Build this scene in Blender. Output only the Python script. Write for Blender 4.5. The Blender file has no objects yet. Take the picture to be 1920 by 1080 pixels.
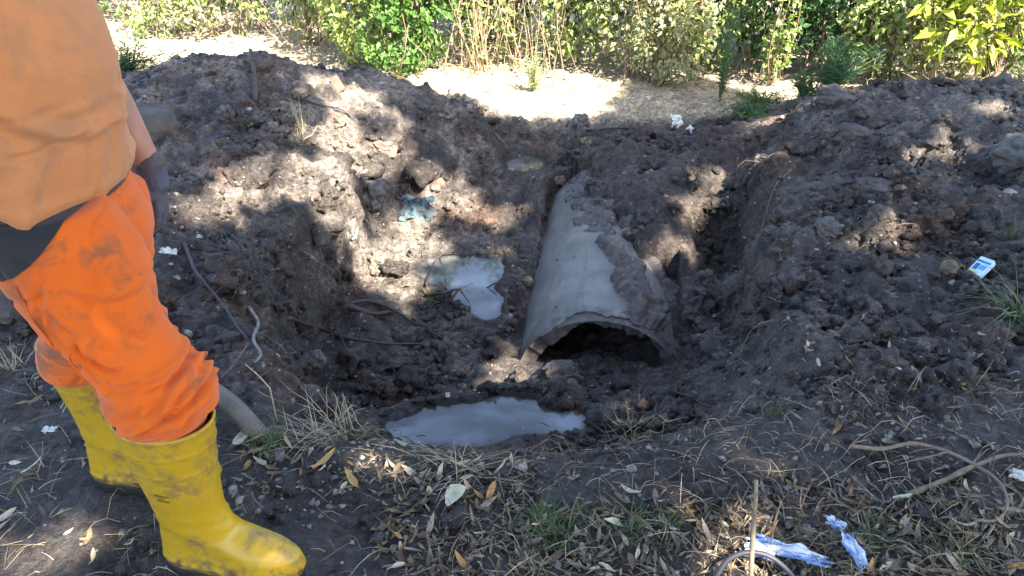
import bpy, math, random
import numpy as np
from mathutils import Vector, Matrix
from mathutils.bvhtree import BVHTree

rng = np.random.default_rng(7)
random.seed(7)
SC = bpy.context.scene
COL = SC.collection
R = math.radians

# ---------------------------------------------------------------- camera, sky, sun, exposure
CAM_H, PITCH, FPX = 1.6, R(32), 1507.0
cam = bpy.data.cameras.new('camera')
cam.sensor_width = 36.0
cam.lens = 36.0 * FPX / 1920.0
cam.clip_start, cam.clip_end = 0.05, 2000.0
cam_ob = bpy.data.objects.new('camera', cam)
COL.objects.link(cam_ob)
cam_ob.location = (0, 0, CAM_H)
cam_ob.rotation_euler = (R(90) - PITCH, 0, 0)
SC.camera = cam_ob

SUN = Vector((0.42, -0.50, 0.757)).normalized()          # towards the sun
SUN_EL = math.asin(SUN.z)
SUN_AZ = math.atan2(SUN.x, SUN.y)
world = bpy.data.worlds.new('World')
SC.world = world
world.use_nodes = True
wn = world.node_tree
sky = wn.nodes.new('ShaderNodeTexSky')
sky.sky_type = 'NISHITA'
sky.sun_disc = False
sky.sun_elevation = SUN_EL
sky.sun_rotation = SUN_AZ
sky.dust_density = 1.6
sky.ozone_density = 1.0
bg = wn.nodes['Background']
bg.inputs['Strength'].default_value = 0.105
wn.links.new(sky.outputs[0], bg.inputs[0])

sun = bpy.data.lights.new('sun', 'SUN')
sun.energy = 5.0
sun.angle = R(0.53)
sun.color = (1.0, 0.91, 0.78)
sun_ob = bpy.data.objects.new('sun', sun)
COL.objects.link(sun_ob)
sun_ob.location = (4, -5, 9)
sun_ob.rotation_euler = (-SUN).to_track_quat('-Z', 'Y').to_euler()

SC.view_settings.view_transform = 'Standard'
SC.view_settings.look = 'None'
SC.view_settings.gamma = 1.0
SC.view_settings.use_curve_mapping = False
SC.view_settings.exposure = 2.95
SC.render.engine = 'CYCLES'
SC.cycles.use_denoising = True
SC.cycles.max_bounces = 6
SC.cycles.diffuse_bounces = 3
SC.cycles.transparent_max_bounces = 4

# ---------------------------------------------------------------- helpers
CP, SP = math.cos(PITCH), math.sin(PITCH)
def at(px, py, z=None, y=None):
    """world point seen at a photograph pixel, at height z or at distance y"""
    u, v = (px - 960) / FPX, (py - 540) / FPX
    d = np.array([u, CP - v * SP, -(SP + v * CP)])
    t = (z - CAM_H) / d[2] if z is not None else y / d[1]
    return np.array([0, 0, CAM_H]) + d * t

def tag(o, label=None, cat=None, group=None, kind=None):
    if label: o['label'] = label
    if cat: o['category'] = cat
    if group: o['group'] = group
    if kind: o['kind'] = kind
    return o

def mesh_np(name, V, F, mat=None, parent=None, smooth=True, uv=None):
    """object from arrays: V (n,3); F a list of index arrays (tris and/or quads)"""
    me = bpy.data.meshes.new(name)
    V = np.asarray(V, dtype=np.float32)
    if isinstance(F, np.ndarray): F = [F]
    F = [np.asarray(f, dtype=np.int32) for f in F if len(f)]
    loops = np.concatenate([f.ravel() for f in F])
    tot = np.concatenate([np.full(len(f), f.shape[1], dtype=np.int32) for f in F])
    start = np.concatenate([[0], np.cumsum(tot)[:-1]]).astype(np.int32)
    me.vertices.add(len(V)); me.vertices.foreach_set('co', V.ravel())
    me.loops.add(len(loops)); me.loops.foreach_set('vertex_index', loops)
    me.polygons.add(len(tot)); me.polygons.foreach_set('loop_start', start)
    me.polygons.foreach_set('loop_total', tot)
    me.polygons.foreach_set('use_smooth', np.full(len(tot), smooth))
    me.update(calc_edges=True)
    me.validate()
    if mat: me.materials.append(mat)
    o = bpy.data.objects.new(name, me)
    COL.objects.link(o)
    if parent: o.parent = parent
    return o

def empty(name, loc=(0, 0, 0), rz=0.0):
    o = bpy.data.objects.new(name, None)
    o.empty_display_size = 0.1
    o.location = loc
    o.rotation_euler = (0, 0, rz)
    COL.objects.link(o)
    return o

def instance(src, name, loc, rot=(0, 0, 0), scale=(1, 1, 1)):
    o = src.copy(); COL.objects.link(o); o.name = name
    o.location = loc; o.rotation_euler = rot; o.scale = scale
    return o

_G = np.array([[1,1,0],[-1,1,0],[1,-1,0],[-1,-1,0],[1,0,1],[-1,0,1],[1,0,-1],[-1,0,-1],
               [0,1,1],[0,-1,1],[0,1,-1],[0,-1,-1],[1,1,0],[-1,1,0],[0,-1,1],[0,-1,-1]], dtype=np.float64)
def pn(p, seed=0):
    """gradient noise, about -1..1, p (n,3)"""
    p = np.asarray(p, dtype=np.float64)
    i = np.floor(p).astype(np.int64); f = p - i
    u = f * f * f * (f * (f * 6 - 15) + 10)
    out = 0.0
    for dx in (0, 1):
        wx = u[:, 0] if dx else 1 - u[:, 0]
        for dy in (0, 1):
            wy = u[:, 1] if dy else 1 - u[:, 1]
            for dz in (0, 1):
                wz = u[:, 2] if dz else 1 - u[:, 2]
                h = ((i[:, 0] + dx) * 73856093) ^ ((i[:, 1] + dy) * 19349663) ^ ((i[:, 2] + dz) * 83492791) ^ (seed * 2654435761)
                h = (h ^ (h >> 13)) * 1274126177
                g = _G[((h ^ (h >> 16)) >> 3) & 15]
                out = out + wx * wy * wz * ((f[:, 0] - dx) * g[:, 0] + (f[:, 1] - dy) * g[:, 1] + (f[:, 2] - dz) * g[:, 2])
    return out
def fbm(p, octv=4, seed=0, gain=0.5, lac=2.03):
    a, s, p = 1.0, 0.0, np.asarray(p, dtype=np.float64)
    for k in range(octv):
        s = s + a * pn(p, seed + k); p = p * lac; a *= gain
    return s
def sstep(a, b, x):
    t = np.clip((x - a) / (b - a), 0, 1)
    return t * t * (3 - 2 * t)
def P3(x, y, z=0.0):
    x = np.asarray(x, dtype=float); y = np.asarray(y, dtype=float)
    return np.stack([x, y, np.broadcast_to(np.asarray(z, dtype=float), x.shape)], -1)

def tube(pts, rad, seg=10, closed=True, squash=None, frame_up=None):
    """tube through points; rad a number or list; returns V, [quads, tris]"""
    pts = np.asarray(pts, dtype=float); n = len(pts)
    rad = np.broadcast_to(np.asarray(rad, dtype=float), (n,))
    T = np.gradient(pts, axis=0); T /= np.linalg.norm(T, axis=1)[:, None] + 1e-9
    up = np.array(frame_up if frame_up is not None else ([0, 0, 1.0] if abs(T[0, 2]) < 0.9 else [1.0, 0, 0]))
    V = []
    N = up - T[0] * up.dot(T[0]); N /= np.linalg.norm(N)
    a = np.linspace(0, 2 * np.pi, seg, endpoint=False)
    for k in range(n):
        N = N - T[k] * N.dot(T[k]); N /= np.linalg.norm(N) + 1e-9
        B = np.cross(T[k], N)
        sx, sy = (1, 1) if squash is None else squash[k]
        V.append(pts[k] + rad[k] * (np.cos(a)[:, None] * N * sx + np.sin(a)[:, None] * B * sy))
    V = np.concatenate(V)
    q = []
    for k in range(n - 1):
        for j in range(seg):
            j2 = (j + 1) % seg
            q.append((k * seg + j, k * seg + j2, (k + 1) * seg + j2, (k + 1) * seg + j))
    F = [np.array(q, dtype=np.int32)]
    if closed:
        V = np.concatenate([V, pts[:1], pts[-1:]])
        c0, c1 = n * seg, n * seg + 1
        t = [(c0, (j + 1) % seg, j) for j in range(seg)] + [(c1, (n - 1) * seg + j, (n - 1) * seg + (j + 1) % seg) for j in range(seg)]
        F.append(np.array(t, dtype=np.int32))
    return V, F
def join(parts):
    """parts: list of (V, F list) -> one (V, F list)"""
    Vs, Q, T, off = [], [], [], 0
    for V, F in parts:
        for f in (F if isinstance(F, list) else [F]):
            (Q if f.shape[1] == 4 else T).append(f + off)
        Vs.append(V); off += len(V)
    out = []
    if Q: out.append(np.concatenate(Q))
    if T: out.append(np.concatenate(T))
    return np.concatenate(Vs), out
def spline(pts, n):
    """Catmull-Rom through points"""
    p = np.asarray(pts, dtype=float)
    p = np.concatenate([[2 * p[0] - p[1]], p, [2 * p[-1] - p[-2]]])
    m = len(p) - 3
    out = []
    for t in np.linspace(0, m - 1e-6, n):
        k = int(t); f = t - k
        a, b, c, d = p[k:k + 4]
        out.append(0.5 * (2 * b + (c - a) * f + (2 * a - 5 * b + 4 * c - d) * f * f + (3 * b - a - 3 * c + d) * f ** 3))
    return np.array(out)
def icosphere(sub):
    t = (1 + 5 ** .5) / 2
    v = [(-1,t,0),(1,t,0),(-1,-t,0),(1,-t,0),(0,-1,t),(0,1,t),(0,-1,-t),(0,1,-t),(t,0,-1),(t,0,1),(-t,0,-1),(-t,0,1)]
    f = [(0,11,5),(0,5,1),(0,1,7),(0,7,10),(0,10,11),(1,5,9),(5,11,4),(11,10,2),(10,7,6),(7,1,8),(3,9,4),(3,4,2),(3,2,6),(3,6,8),(3,8,9),(4,9,5),(2,4,11),(6,2,10),(8,6,7),(9,8,1)]
    v = [np.array(a, dtype=float) / np.linalg.norm(a) for a in v]
    for _ in range(sub):
        c, nf = {}, []
        def mid(a, b):
            k = (min(a, b), max(a, b))
            if k not in c:
                m = v[a] + v[b]; v.append(m / np.linalg.norm(m)); c[k] = len(v) - 1
            return c[k]
        for a, b, d in f:
            ab, bd, da = mid(a, b), mid(b, d), mid(d, a)
            nf += [(a, ab, da), (b, bd, ab), (d, da, bd), (ab, bd, da)]
        f = nf
    return np.array(v), np.array(f, dtype=np.int32)

# ---------------------------------------------------------------- materials
class NT:
    def __init__(self, name):
        self.m = bpy.data.materials.new(name); self.m.use_nodes = True
        self.t = self.m.node_tree; self.b = self.t.nodes['Principled BSDF']
        self.out = self.t.nodes['Material Output']
    def n(self, typ, **kw):
        o = self.t.nodes.new('ShaderNode' + typ)
        for k, v in kw.items():
            if k.startswith('i_'):
                key = k[2:].replace('_', ' ')
                o.inputs[int(key) if key.isdigit() else key].default_value = v
            else: setattr(o, k, v)
        return o
    def l(self, a, b):
        self.t.links.new(a, b)
    def coord(self, which='Object', scale=None):
        c = self.n('TexCoord').outputs[which]
        if scale is None: return c
        mp = self.n('Mapping'); mp.inputs['Scale'].default_value = scale
        self.l(c, mp.inputs[0]); return mp.outputs[0]
    def noise(self, scale, detail=4, rough=.55, vec=None, dist=0.0):
        o = self.n('TexNoise', i_Scale=scale, i_Detail=detail, i_Roughness=rough, i_Distortion=dist)
        self.l(vec if vec is not None else self.coord(), o.inputs['Vector']); return o.outputs[0]
    def ramp(self, fac, stops):
        o = self.n('ValToRGB'); e = o.color_ramp.elements
        while len(e) < len(stops): e.new(0.5)
        for k, (p, c) in enumerate(stops):
            e[k].position = p
            e[k].color = (c, c, c, 1) if not isinstance(c, (tuple, list)) else tuple(c) + (1,)
        self.l(fac, o.inputs[0]); return o.outputs[0]
    def mix(self, fac, a, b, mode='MIX'):
        o = self.n('MixRGB', blend_type=mode)
        for k, v in ((0, fac), (1, a), (2, b)):
            if isinstance(v, (int, float)): o.inputs[k].default_value = v
            elif isinstance(v, (tuple, list)): o.inputs[k].default_value = tuple(v) + (1,)
            else: self.l(v, o.inputs[k])
        return o.outputs[0]
    def set(self, **kw):
        for k, v in kw.items():
            s = self.b.inputs[k.replace('_', ' ')]
            if isinstance(v, (int, float)): s.default_value = v
            elif isinstance(v, (tuple, list)): s.default_value = tuple(v) + ((1,) if len(v) == 3 else ())
            else: self.l(v, s)
        return self
    def bump(self, h, strength=.4, dist=.01):
        o = self.n('Bump', i_Strength=strength, i_Distance=dist)
        self.l(h, o.inputs['Height']); self.l(o.outputs[0], self.b.inputs['Normal'])

def plain(name, col, rough=.8, var=.35, scale=30, bump=.2, bdist=.003, spec=.3, metal=0.0):
    t = NT(name)
    n = t.noise(scale, 5)
    c = t.mix(1.0, col, t.ramp(n, [(.25, 1 - var), (.75, 1 + var * .4)]), 'MULTIPLY')
    t.set(Base_Color=c, Roughness=rough, Specular_IOR_Level=spec, Metallic=metal)
    if bump: t.bump(n, bump, bdist)
    return t.m
def leaf_mat(name, cols, trans=.35, rough=.5, spec=.35):
    """leaf: colour by island, some light passing through"""
    t = NT(name)
    g = t.n('NewGeometry')
    k = len(cols)
    c = t.ramp(g.outputs['Random Per Island'], [(i / max(1, k - 1), cc) for i, cc in enumerate(cols)])
    t.set(Base_Color=c, Roughness=rough, Specular_IOR_Level=spec)
    if trans:
        tr = t.n('BsdfTranslucent'); t.l(t.mix(1.0, c, (1.0, 1.0, .55), 'MULTIPLY'), tr.inputs[0])
        mx = t.n('MixShader', i_0=trans)
        t.l(t.b.outputs[0], mx.inputs[1]); t.l(tr.outputs[0], mx.inputs[2]); t.l(mx.outputs[0], t.out.inputs[0])
    return t.m

# ================================================================ THE GROUND
CTRL = []
def c(px, py, z): CTRL.append(at(px, py, z=z))
def w(x, y, z): CTRL.append(np.array([x, y, z], dtype=float))
# foreground strip the worker stands on
for px in (0, 400, 800, 1200, 1600, 1920): c(px, 1079, 0.0)
for a in [(50,950,0),(200,950,0),(50,800,.02),(50,650,.04),(600,950,0),(1000,960,0),(1400,940,0),(480,850,0),(440,800,0),
          (560,832,.01),(650,838,0),(720,852,-.03),(860,848,-.06),(1000,852,-.04),(1100,850,-.04),(1200,835,-.03),(1330,815,-.03)]: c(*a)
# left bank and its steep dark wall
for a in [(250,620,.03),(330,620,.03),(300,540,.05),(330,480,.06),(120,520,.06),(420,700,-.03),(400,560,-.06),(420,470,0),(470,500,-.1),(420,400,.06),
          (500,430,-.08),(590,440,-.16),(632,455,-.26),(660,480,-.42),(640,350,-.04),(600,325,.02),(655,400,-.2),(500,320,.07),(400,335,.1),(350,310,.12),
          (500,640,-.2),(560,560,-.3),(620,560,-.42),(560,700,-.3),(650,640,-.46),(700,700,-.5),(480,775,-.02),(520,740,-.12),(600,750,-.28),(680,770,-.42)]: c(*a)
# pit floor
for a in [(760,650,-.52),(800,700,-.5),(700,560,-.5),(720,500,-.5),(720,430,-.46),(800,400,-.44),(900,420,-.48),(860,470,-.5),(880,520,-.56),(850,600,-.55),(930,600,-.57),
          (850,330,-.38),(750,300,-.2),(690,350,-.25),(760,360,-.36),(950,560,-.57),(950,680,-.54),(880,720,-.5),(1010,340,-.44),(1000,420,-.5),(990,500,-.55),(985,310,-.44),
          (860,800,-.47),(760,818,-.46),(1000,785,-.46),(1080,795,-.46),(1050,745,-.44),(1100,690,-.52),(1180,700,-.5)]: c(*a)
w(.40,3.0,-.56); w(.43,3.3,-.57); w(.48,3.7,-.56); w(.18,2.9,-.57); w(.66,2.9,-.55)
w(-.1,2.02,-.36); w(.2,2.02,-.36); w(-.35,2.02,-.28); w(.45,2.05,-.3)
# right wall and right bank
for a in [(1330,600,-.42),(1300,540,-.37),(1250,720,-.42),(1290,660,-.5),(1350,720,-.24),(1400,770,-.07),(1390,650,-.2),(1450,560,-.1),(1390,500,-.36),(1350,430,-.36),(1440,420,-.2),
          (1300,430,-.27),(1240,470,-.30),(1480,450,-.04),(1500,350,.02),(1450,310,-.08),(1160,330,-.20),(1060,292,-.34),(1120,275,-.20),(1200,300,-.15),(1200,400,-.22),(1160,370,-.21),(1300,290,-.16),(1230,350,-.18),(1380,340,-.24),
          (1100,230,-.30),(1250,230,-.27),(1350,200,-.28),(1400,235,-.14),(1480,215,.04),(1560,172,.2),(1650,160,.25),(1800,155,.28),(1919,160,.26),(1700,250,.2),(1850,300,.18),(1600,300,.1),
          (1600,450,.02),(1750,450,.07),(1900,500,.1),(1700,600,.03),(1550,650,-.02),(1850,700,.03),(1600,800,0),(1900,850,0),(1450,720,-.03)]: c(*a)
# left heap
for a in [(600,250,.05),(650,200,.1),(500,200,.2),(400,200,.2),(300,250,.15),(260,140,.26),(380,112,.3),(500,104,.28),(565,122,.22),(700,118,.12),(740,140,.06),(810,160,-.02),(860,188,-.1),(950,208,-.25),
          (1000,206,-.31),(750,220,-.02),(850,260,-.2),(950,260,-.33),(900,215,-.16),(1060,190,-.31)]: c(*a)
for x in (-4.5, -3, -1.5, 0, 1.5, 3, 4.5):
    w(x, 6.0, -.3); w(x, 7.2, -.3); w(x, 9, -.3)
for a in [(-1.6,5.5,-.22),(-.6,5.5,-.27),(.3,5.7,-.3),(2.0,5.25,-.18),(3.4,5.3,-.1),(-2.6,5.4,-.12),(-4,3,.1),(-4,1,0),(4.2,2.5,.1),(4.2,4,.2),(-4,4.8,.1),(-3,0,0),(0,-1,0),(3,0,0),(0,.4,0),(-3,-1.5,0),(3,-1.5,0)]: w(*a)
CTRL = np.array(CTRL)
def _phi(r): return r
_A = np.linalg.norm(CTRL[:, None, :2] - CTRL[None, :, :2], axis=2)
_A = np.block([[_phi(_A) - 1e-3 * np.eye(len(CTRL)), np.ones((len(CTRL), 1))], [np.ones((1, len(CTRL))), np.zeros((1, 1))]])
_wt = np.linalg.solve(_A, np.append(CTRL[:, 2], 0))
def base_h(x, y):
    x = np.clip(x, -5, 5.5); y = np.clip(y, -1.5, 8.2)
    out = np.empty(x.shape)
    for s in range(0, len(x), 40000):
        d = np.hypot(x[s:s + 40000, None] - CTRL[None, :, 0], y[s:s + 40000, None] - CTRL[None, :, 1])
        out[s:s + 40000] = d @ _wt[:-1] + _wt[-1]
    return out

# puddles: outline from centre, radii, water level
def pud(px, py, z, rx, ry, rot=0.0): p = at(px, py, z=z); return dict(x=p[0], y=p[1], z=z, rx=rx, ry=ry, rot=R(rot))
W1, W2, W3 = -.44, -.528, -.425
PUDDLES = [
    dict(level=W1, blobs=[pud(860,797,W1,.27,.125,4), pud(960,778,W1,.17,.12,0), pud(1030,790,W1,.15,.08,0), pud(770,815,W1,.15,.07,14)]),
    dict(level=W2, blobs=[pud(880,510,W2,.185,.23,0), pud(825,505,W2,.13,.15,0), pud(905,562,W2,.095,.19,12), pud(890,548,W2,.12,.12,0)]),
    dict(level=W3, blobs=[pud(985,308,W3,.15,.14,0)]),
    dict(level=-.29, blobs=[pud(1110,262,-.29,.075,.09,0)]),
]
def pud_d(p, x, y):
    """about 1 at the waterline, less inside"""
    d = np.full(x.shape, 9.0)
    for b in p['blobs']:
        ca, sa = math.cos(b['rot']), math.sin(b['rot'])
        dx, dy = x - b['x'], y - b['y']
        d = np.minimum(d, np.hypot((dx * ca + dy * sa) / b['rx'], (-dx * sa + dy * ca) / b['ry']))
    return d

PIPE_R, PIPE_T = .380, .062
PIPE_A = R(7.0)
PIPE_M = np.array([.388, 2.86, -.712])                        # centre of the mouth
PIPE_D = np.array([math.sin(PIPE_A), math.cos(PIPE_A), 0.0])
PIPE_N = np.array([math.cos(PIPE_A), -math.sin(PIPE_A), 0.0])

def ground_h(x, y):
    """height with the coarse and middle relief"""
    h = base_h(x, y)
    q = P3(x, y)
    # the dug sides stand steep between trodden top and pit floor
    u_ = np.clip((h + .50) / .52, 0, 1)
    hs = -.50 + .52 * (.12 * u_ + .88 * sstep(.29, .71, u_ + .12 * pn(q * 4.3, 24) + .05 * pn(q * 11, 25)))
    ms = sstep(1.85, 2.15, y) * np.maximum(sstep(-.2, -.55, x) * sstep(4.1, 3.8, y), sstep(.85, 1.0, x) * sstep(4.2, 3.8, y))
    h = np.where((h > -.50) & (h < .02), h * (1 - ms) + hs * ms, h)
    near = sstep(1.75, 2.2, y + .10 * pn(q * 3.1, 5))         # 0 on the trodden strip
    far = sstep(5.1, 5.8, y)
    rough = (.30 + .70 * near) * (1 - .75 * far)
    h = h + rough * (.050 * pn(q * 2.3, 11) + .042 * pn(q * 5.1, 12) + .030 * pn(q * 10.7, 13))
    # clods: rounded lumps, sharp creases between them
    cl = 1 - np.abs(pn(q * 8.3, 14)) * 2.2
    cl2 = 1 - np.abs(pn(q * 17.0, 15)) * 2.2
    h = h - rough * (.020 * cl + .013 * cl2)
    for fx, fy in ((-.68, 1.30), (-1.03, 1.54)):
        k_ = sstep(.34, .18, np.hypot(x - fx, (y - fy) * 1.6))
        h = h * (1 - k_)
    for p in PUDDLES:
        d = pud_d(p, x, y) + .22 * pn(q * 9, 21) + .10 * pn(q * 22, 22)
        inside = sstep(1.16, .35, d)
        ring = sstep(1.9, 1.15, d)
        h = np.where(d < 1.9, np.maximum(h, (p['level'] + .012 + .05 * (d - 1)) * ring + h * (1 - ring)), h)
        h = h * (1 - inside) + (p['level'] - .045) * inside
    # keep soil out of the upper half of the pipe
    s = (x - PIPE_M[0]) * PIPE_D[0] + (y - PIPE_M[1]) * PIPE_D[1]
    t = (x - PIPE_M[0]) * PIPE_N[0] + (y - PIPE_M[1]) * PIPE_N[1]
    inpipe = (s > -.03) & (s < np.where(t < -.10, 1.55, .62 + .15 * pn(q * 6, 23))) & (np.abs(t) < PIPE_R - .02)
    cap = PIPE_M[2] + .19 - .06 * np.clip(s, 0, 1) + .25 * np.clip(np.abs(t) - .2, 0, 1)
    h = np.where(inpipe, np.minimum(h, cap), h)
    return h

def axis(segs):
    out = [segs[0][0]]
    for a, b, d in segs:
        n = max(1, round((b - a) / d)); out += list(a + (b - a) * np.arange(1, n + 1) / n)
    return np.array(out)
GX = axis([(-300,-40,130),(-40,-12,14),(-12,-5.2,1.7),(-5.2,-2.6,.035),(-2.6,2.6,.0125),(2.6,5.2,.03),(5.2,12,1.7),(12,40,14),(40,300,130)])
GY = axis([(-200,-30,85),(-30,-6,8),(-6,-1.2,1.2),(-1.2,1.0,.06),(1.0,3.6,.0115),(3.6,5.4,.015),(5.4,8.4,.03),(8.4,14,1.4),(14,40,13),(40,400,120)])
nx, ny = len(GX), len(GY)
XX, YY = np.meshgrid(GX, GY)
gx, gy = XX.ravel(), YY.ravel()
gz = ground_h(gx, gy)
# relief along the surface normal, so the steep faces get lumps of their own
Z2 = gz.reshape(ny, nx)
dzy, dzx = np.gradient(Z2, GY, GX)
N = np.stack([-dzx.ravel(), -dzy.ravel(), np.ones(nx * ny)], -1)
N /= np.linalg.norm(N, axis=1)[:, None]
GP = np.stack([gx, gy, gz], -1)
near = sstep(1.7, 2.1, gy)
detail = (.45 + .55 * near) * (1 - .6 * sstep(5.2, 5.8, gy)) * ((np.abs(gx) < 5.3) & (gy < 8.3) & (gy > .6))
wet = np.ones(len(gx))
for p in PUDDLES: wet = np.minimum(wet, sstep(.9, 1.6, pud_d(p, gx, gy)))
steep = sstep(.92, .70, N[:, 2])
disp = steep * (.040 * pn(GP * 5.5, 35) + .030 * (np.abs(pn(GP * 9.5, 36)) * 2 - .6)) + .017 * pn(GP * 14, 31) + .013 * (pn(GP * 27, 32)) + .010 * (np.abs(pn(GP * 21, 33)) * 2 - .6) + .007 * pn(GP * 55, 34)
sP = (gx - PIPE_M[0]) * PIPE_D[0] + (gy - PIPE_M[1]) * PIPE_D[1]
tP = (gx - PIPE_M[0]) * PIPE_N[0] + (gy - PIPE_M[1]) * PIPE_N[1]
inpipe = (sP > -.05) & (sP < np.where(tP < -.10, 1.55, .6)) & (np.abs(tP) < PIPE_R + .02)
smear = sstep(-.25, .30, fbm(P3(gx, gy) * 2.1, 3, 37))
disp = disp * (.35 + .85 * smear)
disp = np.where(inpipe, disp * .3, disp)
GP = GP + N * (disp * detail * (.25 + .75 * wet))[:, None]

# soil kinds as colour, with some sun and shade put in: wet dark mud, grey drying clay, red subsoil, pale dust
q = P3(gx, gy)
nA, nB, nC = fbm(q * 1.7, 3, 41), fbm(GP * 6.0, 3, 44), fbm(GP * 30, 2, 47)
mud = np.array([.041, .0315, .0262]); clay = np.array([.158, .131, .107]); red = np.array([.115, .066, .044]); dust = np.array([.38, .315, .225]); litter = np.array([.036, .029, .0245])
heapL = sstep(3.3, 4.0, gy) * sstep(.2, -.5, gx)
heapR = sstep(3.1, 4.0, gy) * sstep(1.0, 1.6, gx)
topclay = np.clip(heapL * 1.0 + heapR * .42 + .24 - .2 * sstep(.6, .3, np.hypot((gx + .95) / .55, (gy - 2.55) / .6)), 0, 1)  # left wall gets less clay: moist mud, plus its shade put into the colour
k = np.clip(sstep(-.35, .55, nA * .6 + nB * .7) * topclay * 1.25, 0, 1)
ledge = sstep(.55, .2, np.hypot((gx + 1.15) / 1.0, (gy - 3.35) / .55)) * .8
k = np.maximum(k, ledge * sstep(-.4, .3, nB))
floor_ = sstep(.75, .3, np.hypot((gx + .25) / 1.0, (gy - 3.6) / 1.0)) * .9  # pit floor clay, made paler so the sun patch on it looks brighter
k = np.maximum(k, floor_ * sstep(-.3, .5, nB))
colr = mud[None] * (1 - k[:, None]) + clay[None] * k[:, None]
kr = sstep(.15, .6, fbm(q * 2.6 + 9, 3, 51)) * .75 * sstep(5.4, 4.9, gy)
colr = colr * (1 - kr[:, None]) + red[None] * (.55 + .45 * k)[:, None] * kr[:, None]
kl = sstep(2.0, 1.7, gy) * .8
colr = colr * (1 - kl[:, None]) + litter[None] * kl[:, None]
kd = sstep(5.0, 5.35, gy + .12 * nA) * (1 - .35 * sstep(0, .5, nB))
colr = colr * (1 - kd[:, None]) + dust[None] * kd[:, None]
colr = colr * np.clip(1 + .5 * nC, .45, 1.7)[:, None]
colr = colr * (.55 + .45 * wet)[:, None]
wetness = np.clip((1 - k) * (1 - kd) * (1 - .35 * kl) * sstep(-.5, .4, fbm(q * 3.3, 3, 61) + .3), 0, 1)
wetness = np.maximum(wetness, 1 - wet)

ii = np.arange(nx * ny).reshape(ny, nx)
quads = np.stack([ii[:-1, :-1], ii[:-1, 1:], ii[1:, 1:], ii[1:, :-1]], -1).reshape(-1, 4)

t = NT('soil')
a1 = t.n('Attribute', attribute_name='soil'); a2 = t.n('Attribute', attribute_name='wetness')
gco = t.coord('Object')
n1, n2, n3 = t.noise(38, 6, .65, gco), t.noise(150, 4, .6, gco), t.noise(11, 4, .6, gco)
vor = t.n('TexVoronoi', i_Scale=62.0); t.l(gco, vor.inputs['Vector'])
pick = t.n('TexWhiteNoise', noise_dimensions='3D'); t.l(vor.outputs['Position'], pick.inputs['Vector'])
spk = t.n('Math', operation='MULTIPLY')
t.l(t.ramp(vor.outputs['Distance'], [(.20, 1), (.30, 0)]), spk.inputs[0]); t.l(t.ramp(pick.outputs[0], [(.93, 0), (.95, 1)]), spk.inputs[1])
cc = t.mix(1.0, a1.outputs['Color'], t.ramp(n1, [(.28, .32), (.5, .95), (.75, 2.1)]), 'MULTIPLY')
cc = t.mix(1.0, cc, t.ramp(n2, [(.3, .5), (.7, 1.5)]), 'MULTIPLY')
cc = t.mix(spk.outputs[0], cc, t.mix(pick.outputs[1], (.16, .145, .13), (.34, .32, .29)))
rg = t.n('MapRange'); rg.inputs[3].default_value = .92; rg.inputs[4].default_value = .20
wm = t.n('Math', operation='MULTIPLY'); t.l(a2.outputs['Fac'], wm.inputs[0]); t.l(t.ramp(n3, [(.35, .15), (.6, 1)]), wm.inputs[1])
t.l(wm.outputs[0], rg.inputs[0])
t.set(Base_Color=cc, Roughness=rg.outputs[0], Specular_IOR_Level=.45)
hh = t.n('Math', operation='ADD'); t.l(n1, hh.inputs[0])
h2 = t.n('Math', operation='MULTIPLY', i_1=.5); t.l(n2, h2.inputs[0]); h3 = t.n('Math', operation='MULTIPLY_ADD', i_1=1.6); t.l(t.noise(17, 4, .6, gco, .4), h3.inputs[0]); t.l(h2.outputs[0], h3.inputs[2]); t.l(h3.outputs[0], hh.inputs[1])
t.bump(hh.outputs[0], 1.0, .024)
M_SOIL = t.m

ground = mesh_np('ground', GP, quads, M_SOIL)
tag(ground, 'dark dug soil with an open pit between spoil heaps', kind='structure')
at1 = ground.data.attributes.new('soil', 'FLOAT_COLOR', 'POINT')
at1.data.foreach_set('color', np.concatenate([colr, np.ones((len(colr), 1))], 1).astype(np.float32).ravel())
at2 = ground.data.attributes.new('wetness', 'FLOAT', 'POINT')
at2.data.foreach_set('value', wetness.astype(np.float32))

# look-ups on the finished surface
_ix = lambda x: np.clip(np.searchsorted(GX, x) , 1, nx - 1)
_iy = lambda y: np.clip(np.searchsorted(GY, y) , 1, ny - 1)
GZ = GP[:, 2].reshape(ny, nx)
def surf(x, y):
    x = np.atleast_1d(np.asarray(x, float)); y = np.atleast_1d(np.asarray(y, float))
    i, j = _ix(x), _iy(y)
    fx = np.clip((x - GX[i - 1]) / (GX[i] - GX[i - 1]), 0, 1); fy = np.clip((y - GY[j - 1]) / (GY[j] - GY[j - 1]), 0, 1)
    return (GZ[j - 1, i - 1] * (1 - fx) + GZ[j - 1, i] * fx) * (1 - fy) + (GZ[j, i - 1] * (1 - fx) + GZ[j, i] * fx) * fy
def surf1(x, y): return float(surf(x, y)[0])
def normals(x, y, e=.02):
    dx = (surf(x + e, y) - surf(x - e, y)) / (2 * e); dy = (surf(x, y + e) - surf(x, y - e)) / (2 * e)
    n = np.stack([-dx, -dy, np.ones(len(dx))], -1)
    return n / np.linalg.norm(n, axis=1)[:, None]
def hit(px, py):
    """where the photograph's pixel meets the built ground"""
    u, v = (px - 960) / FPX, (py - 540) / FPX
    d = np.array([u, CP - v * SP, -(SP + v * CP)])
    ts = np.linspace(1.2, 12, 2200)
    P = np.array([0, 0, CAM_H]) + ts[:, None] * d
    below = P[:, 2] < surf(P[:, 0], P[:, 1])
    k = int(np.argmax(below)) if below.any() else len(ts) - 1
    return P[k]

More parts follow.
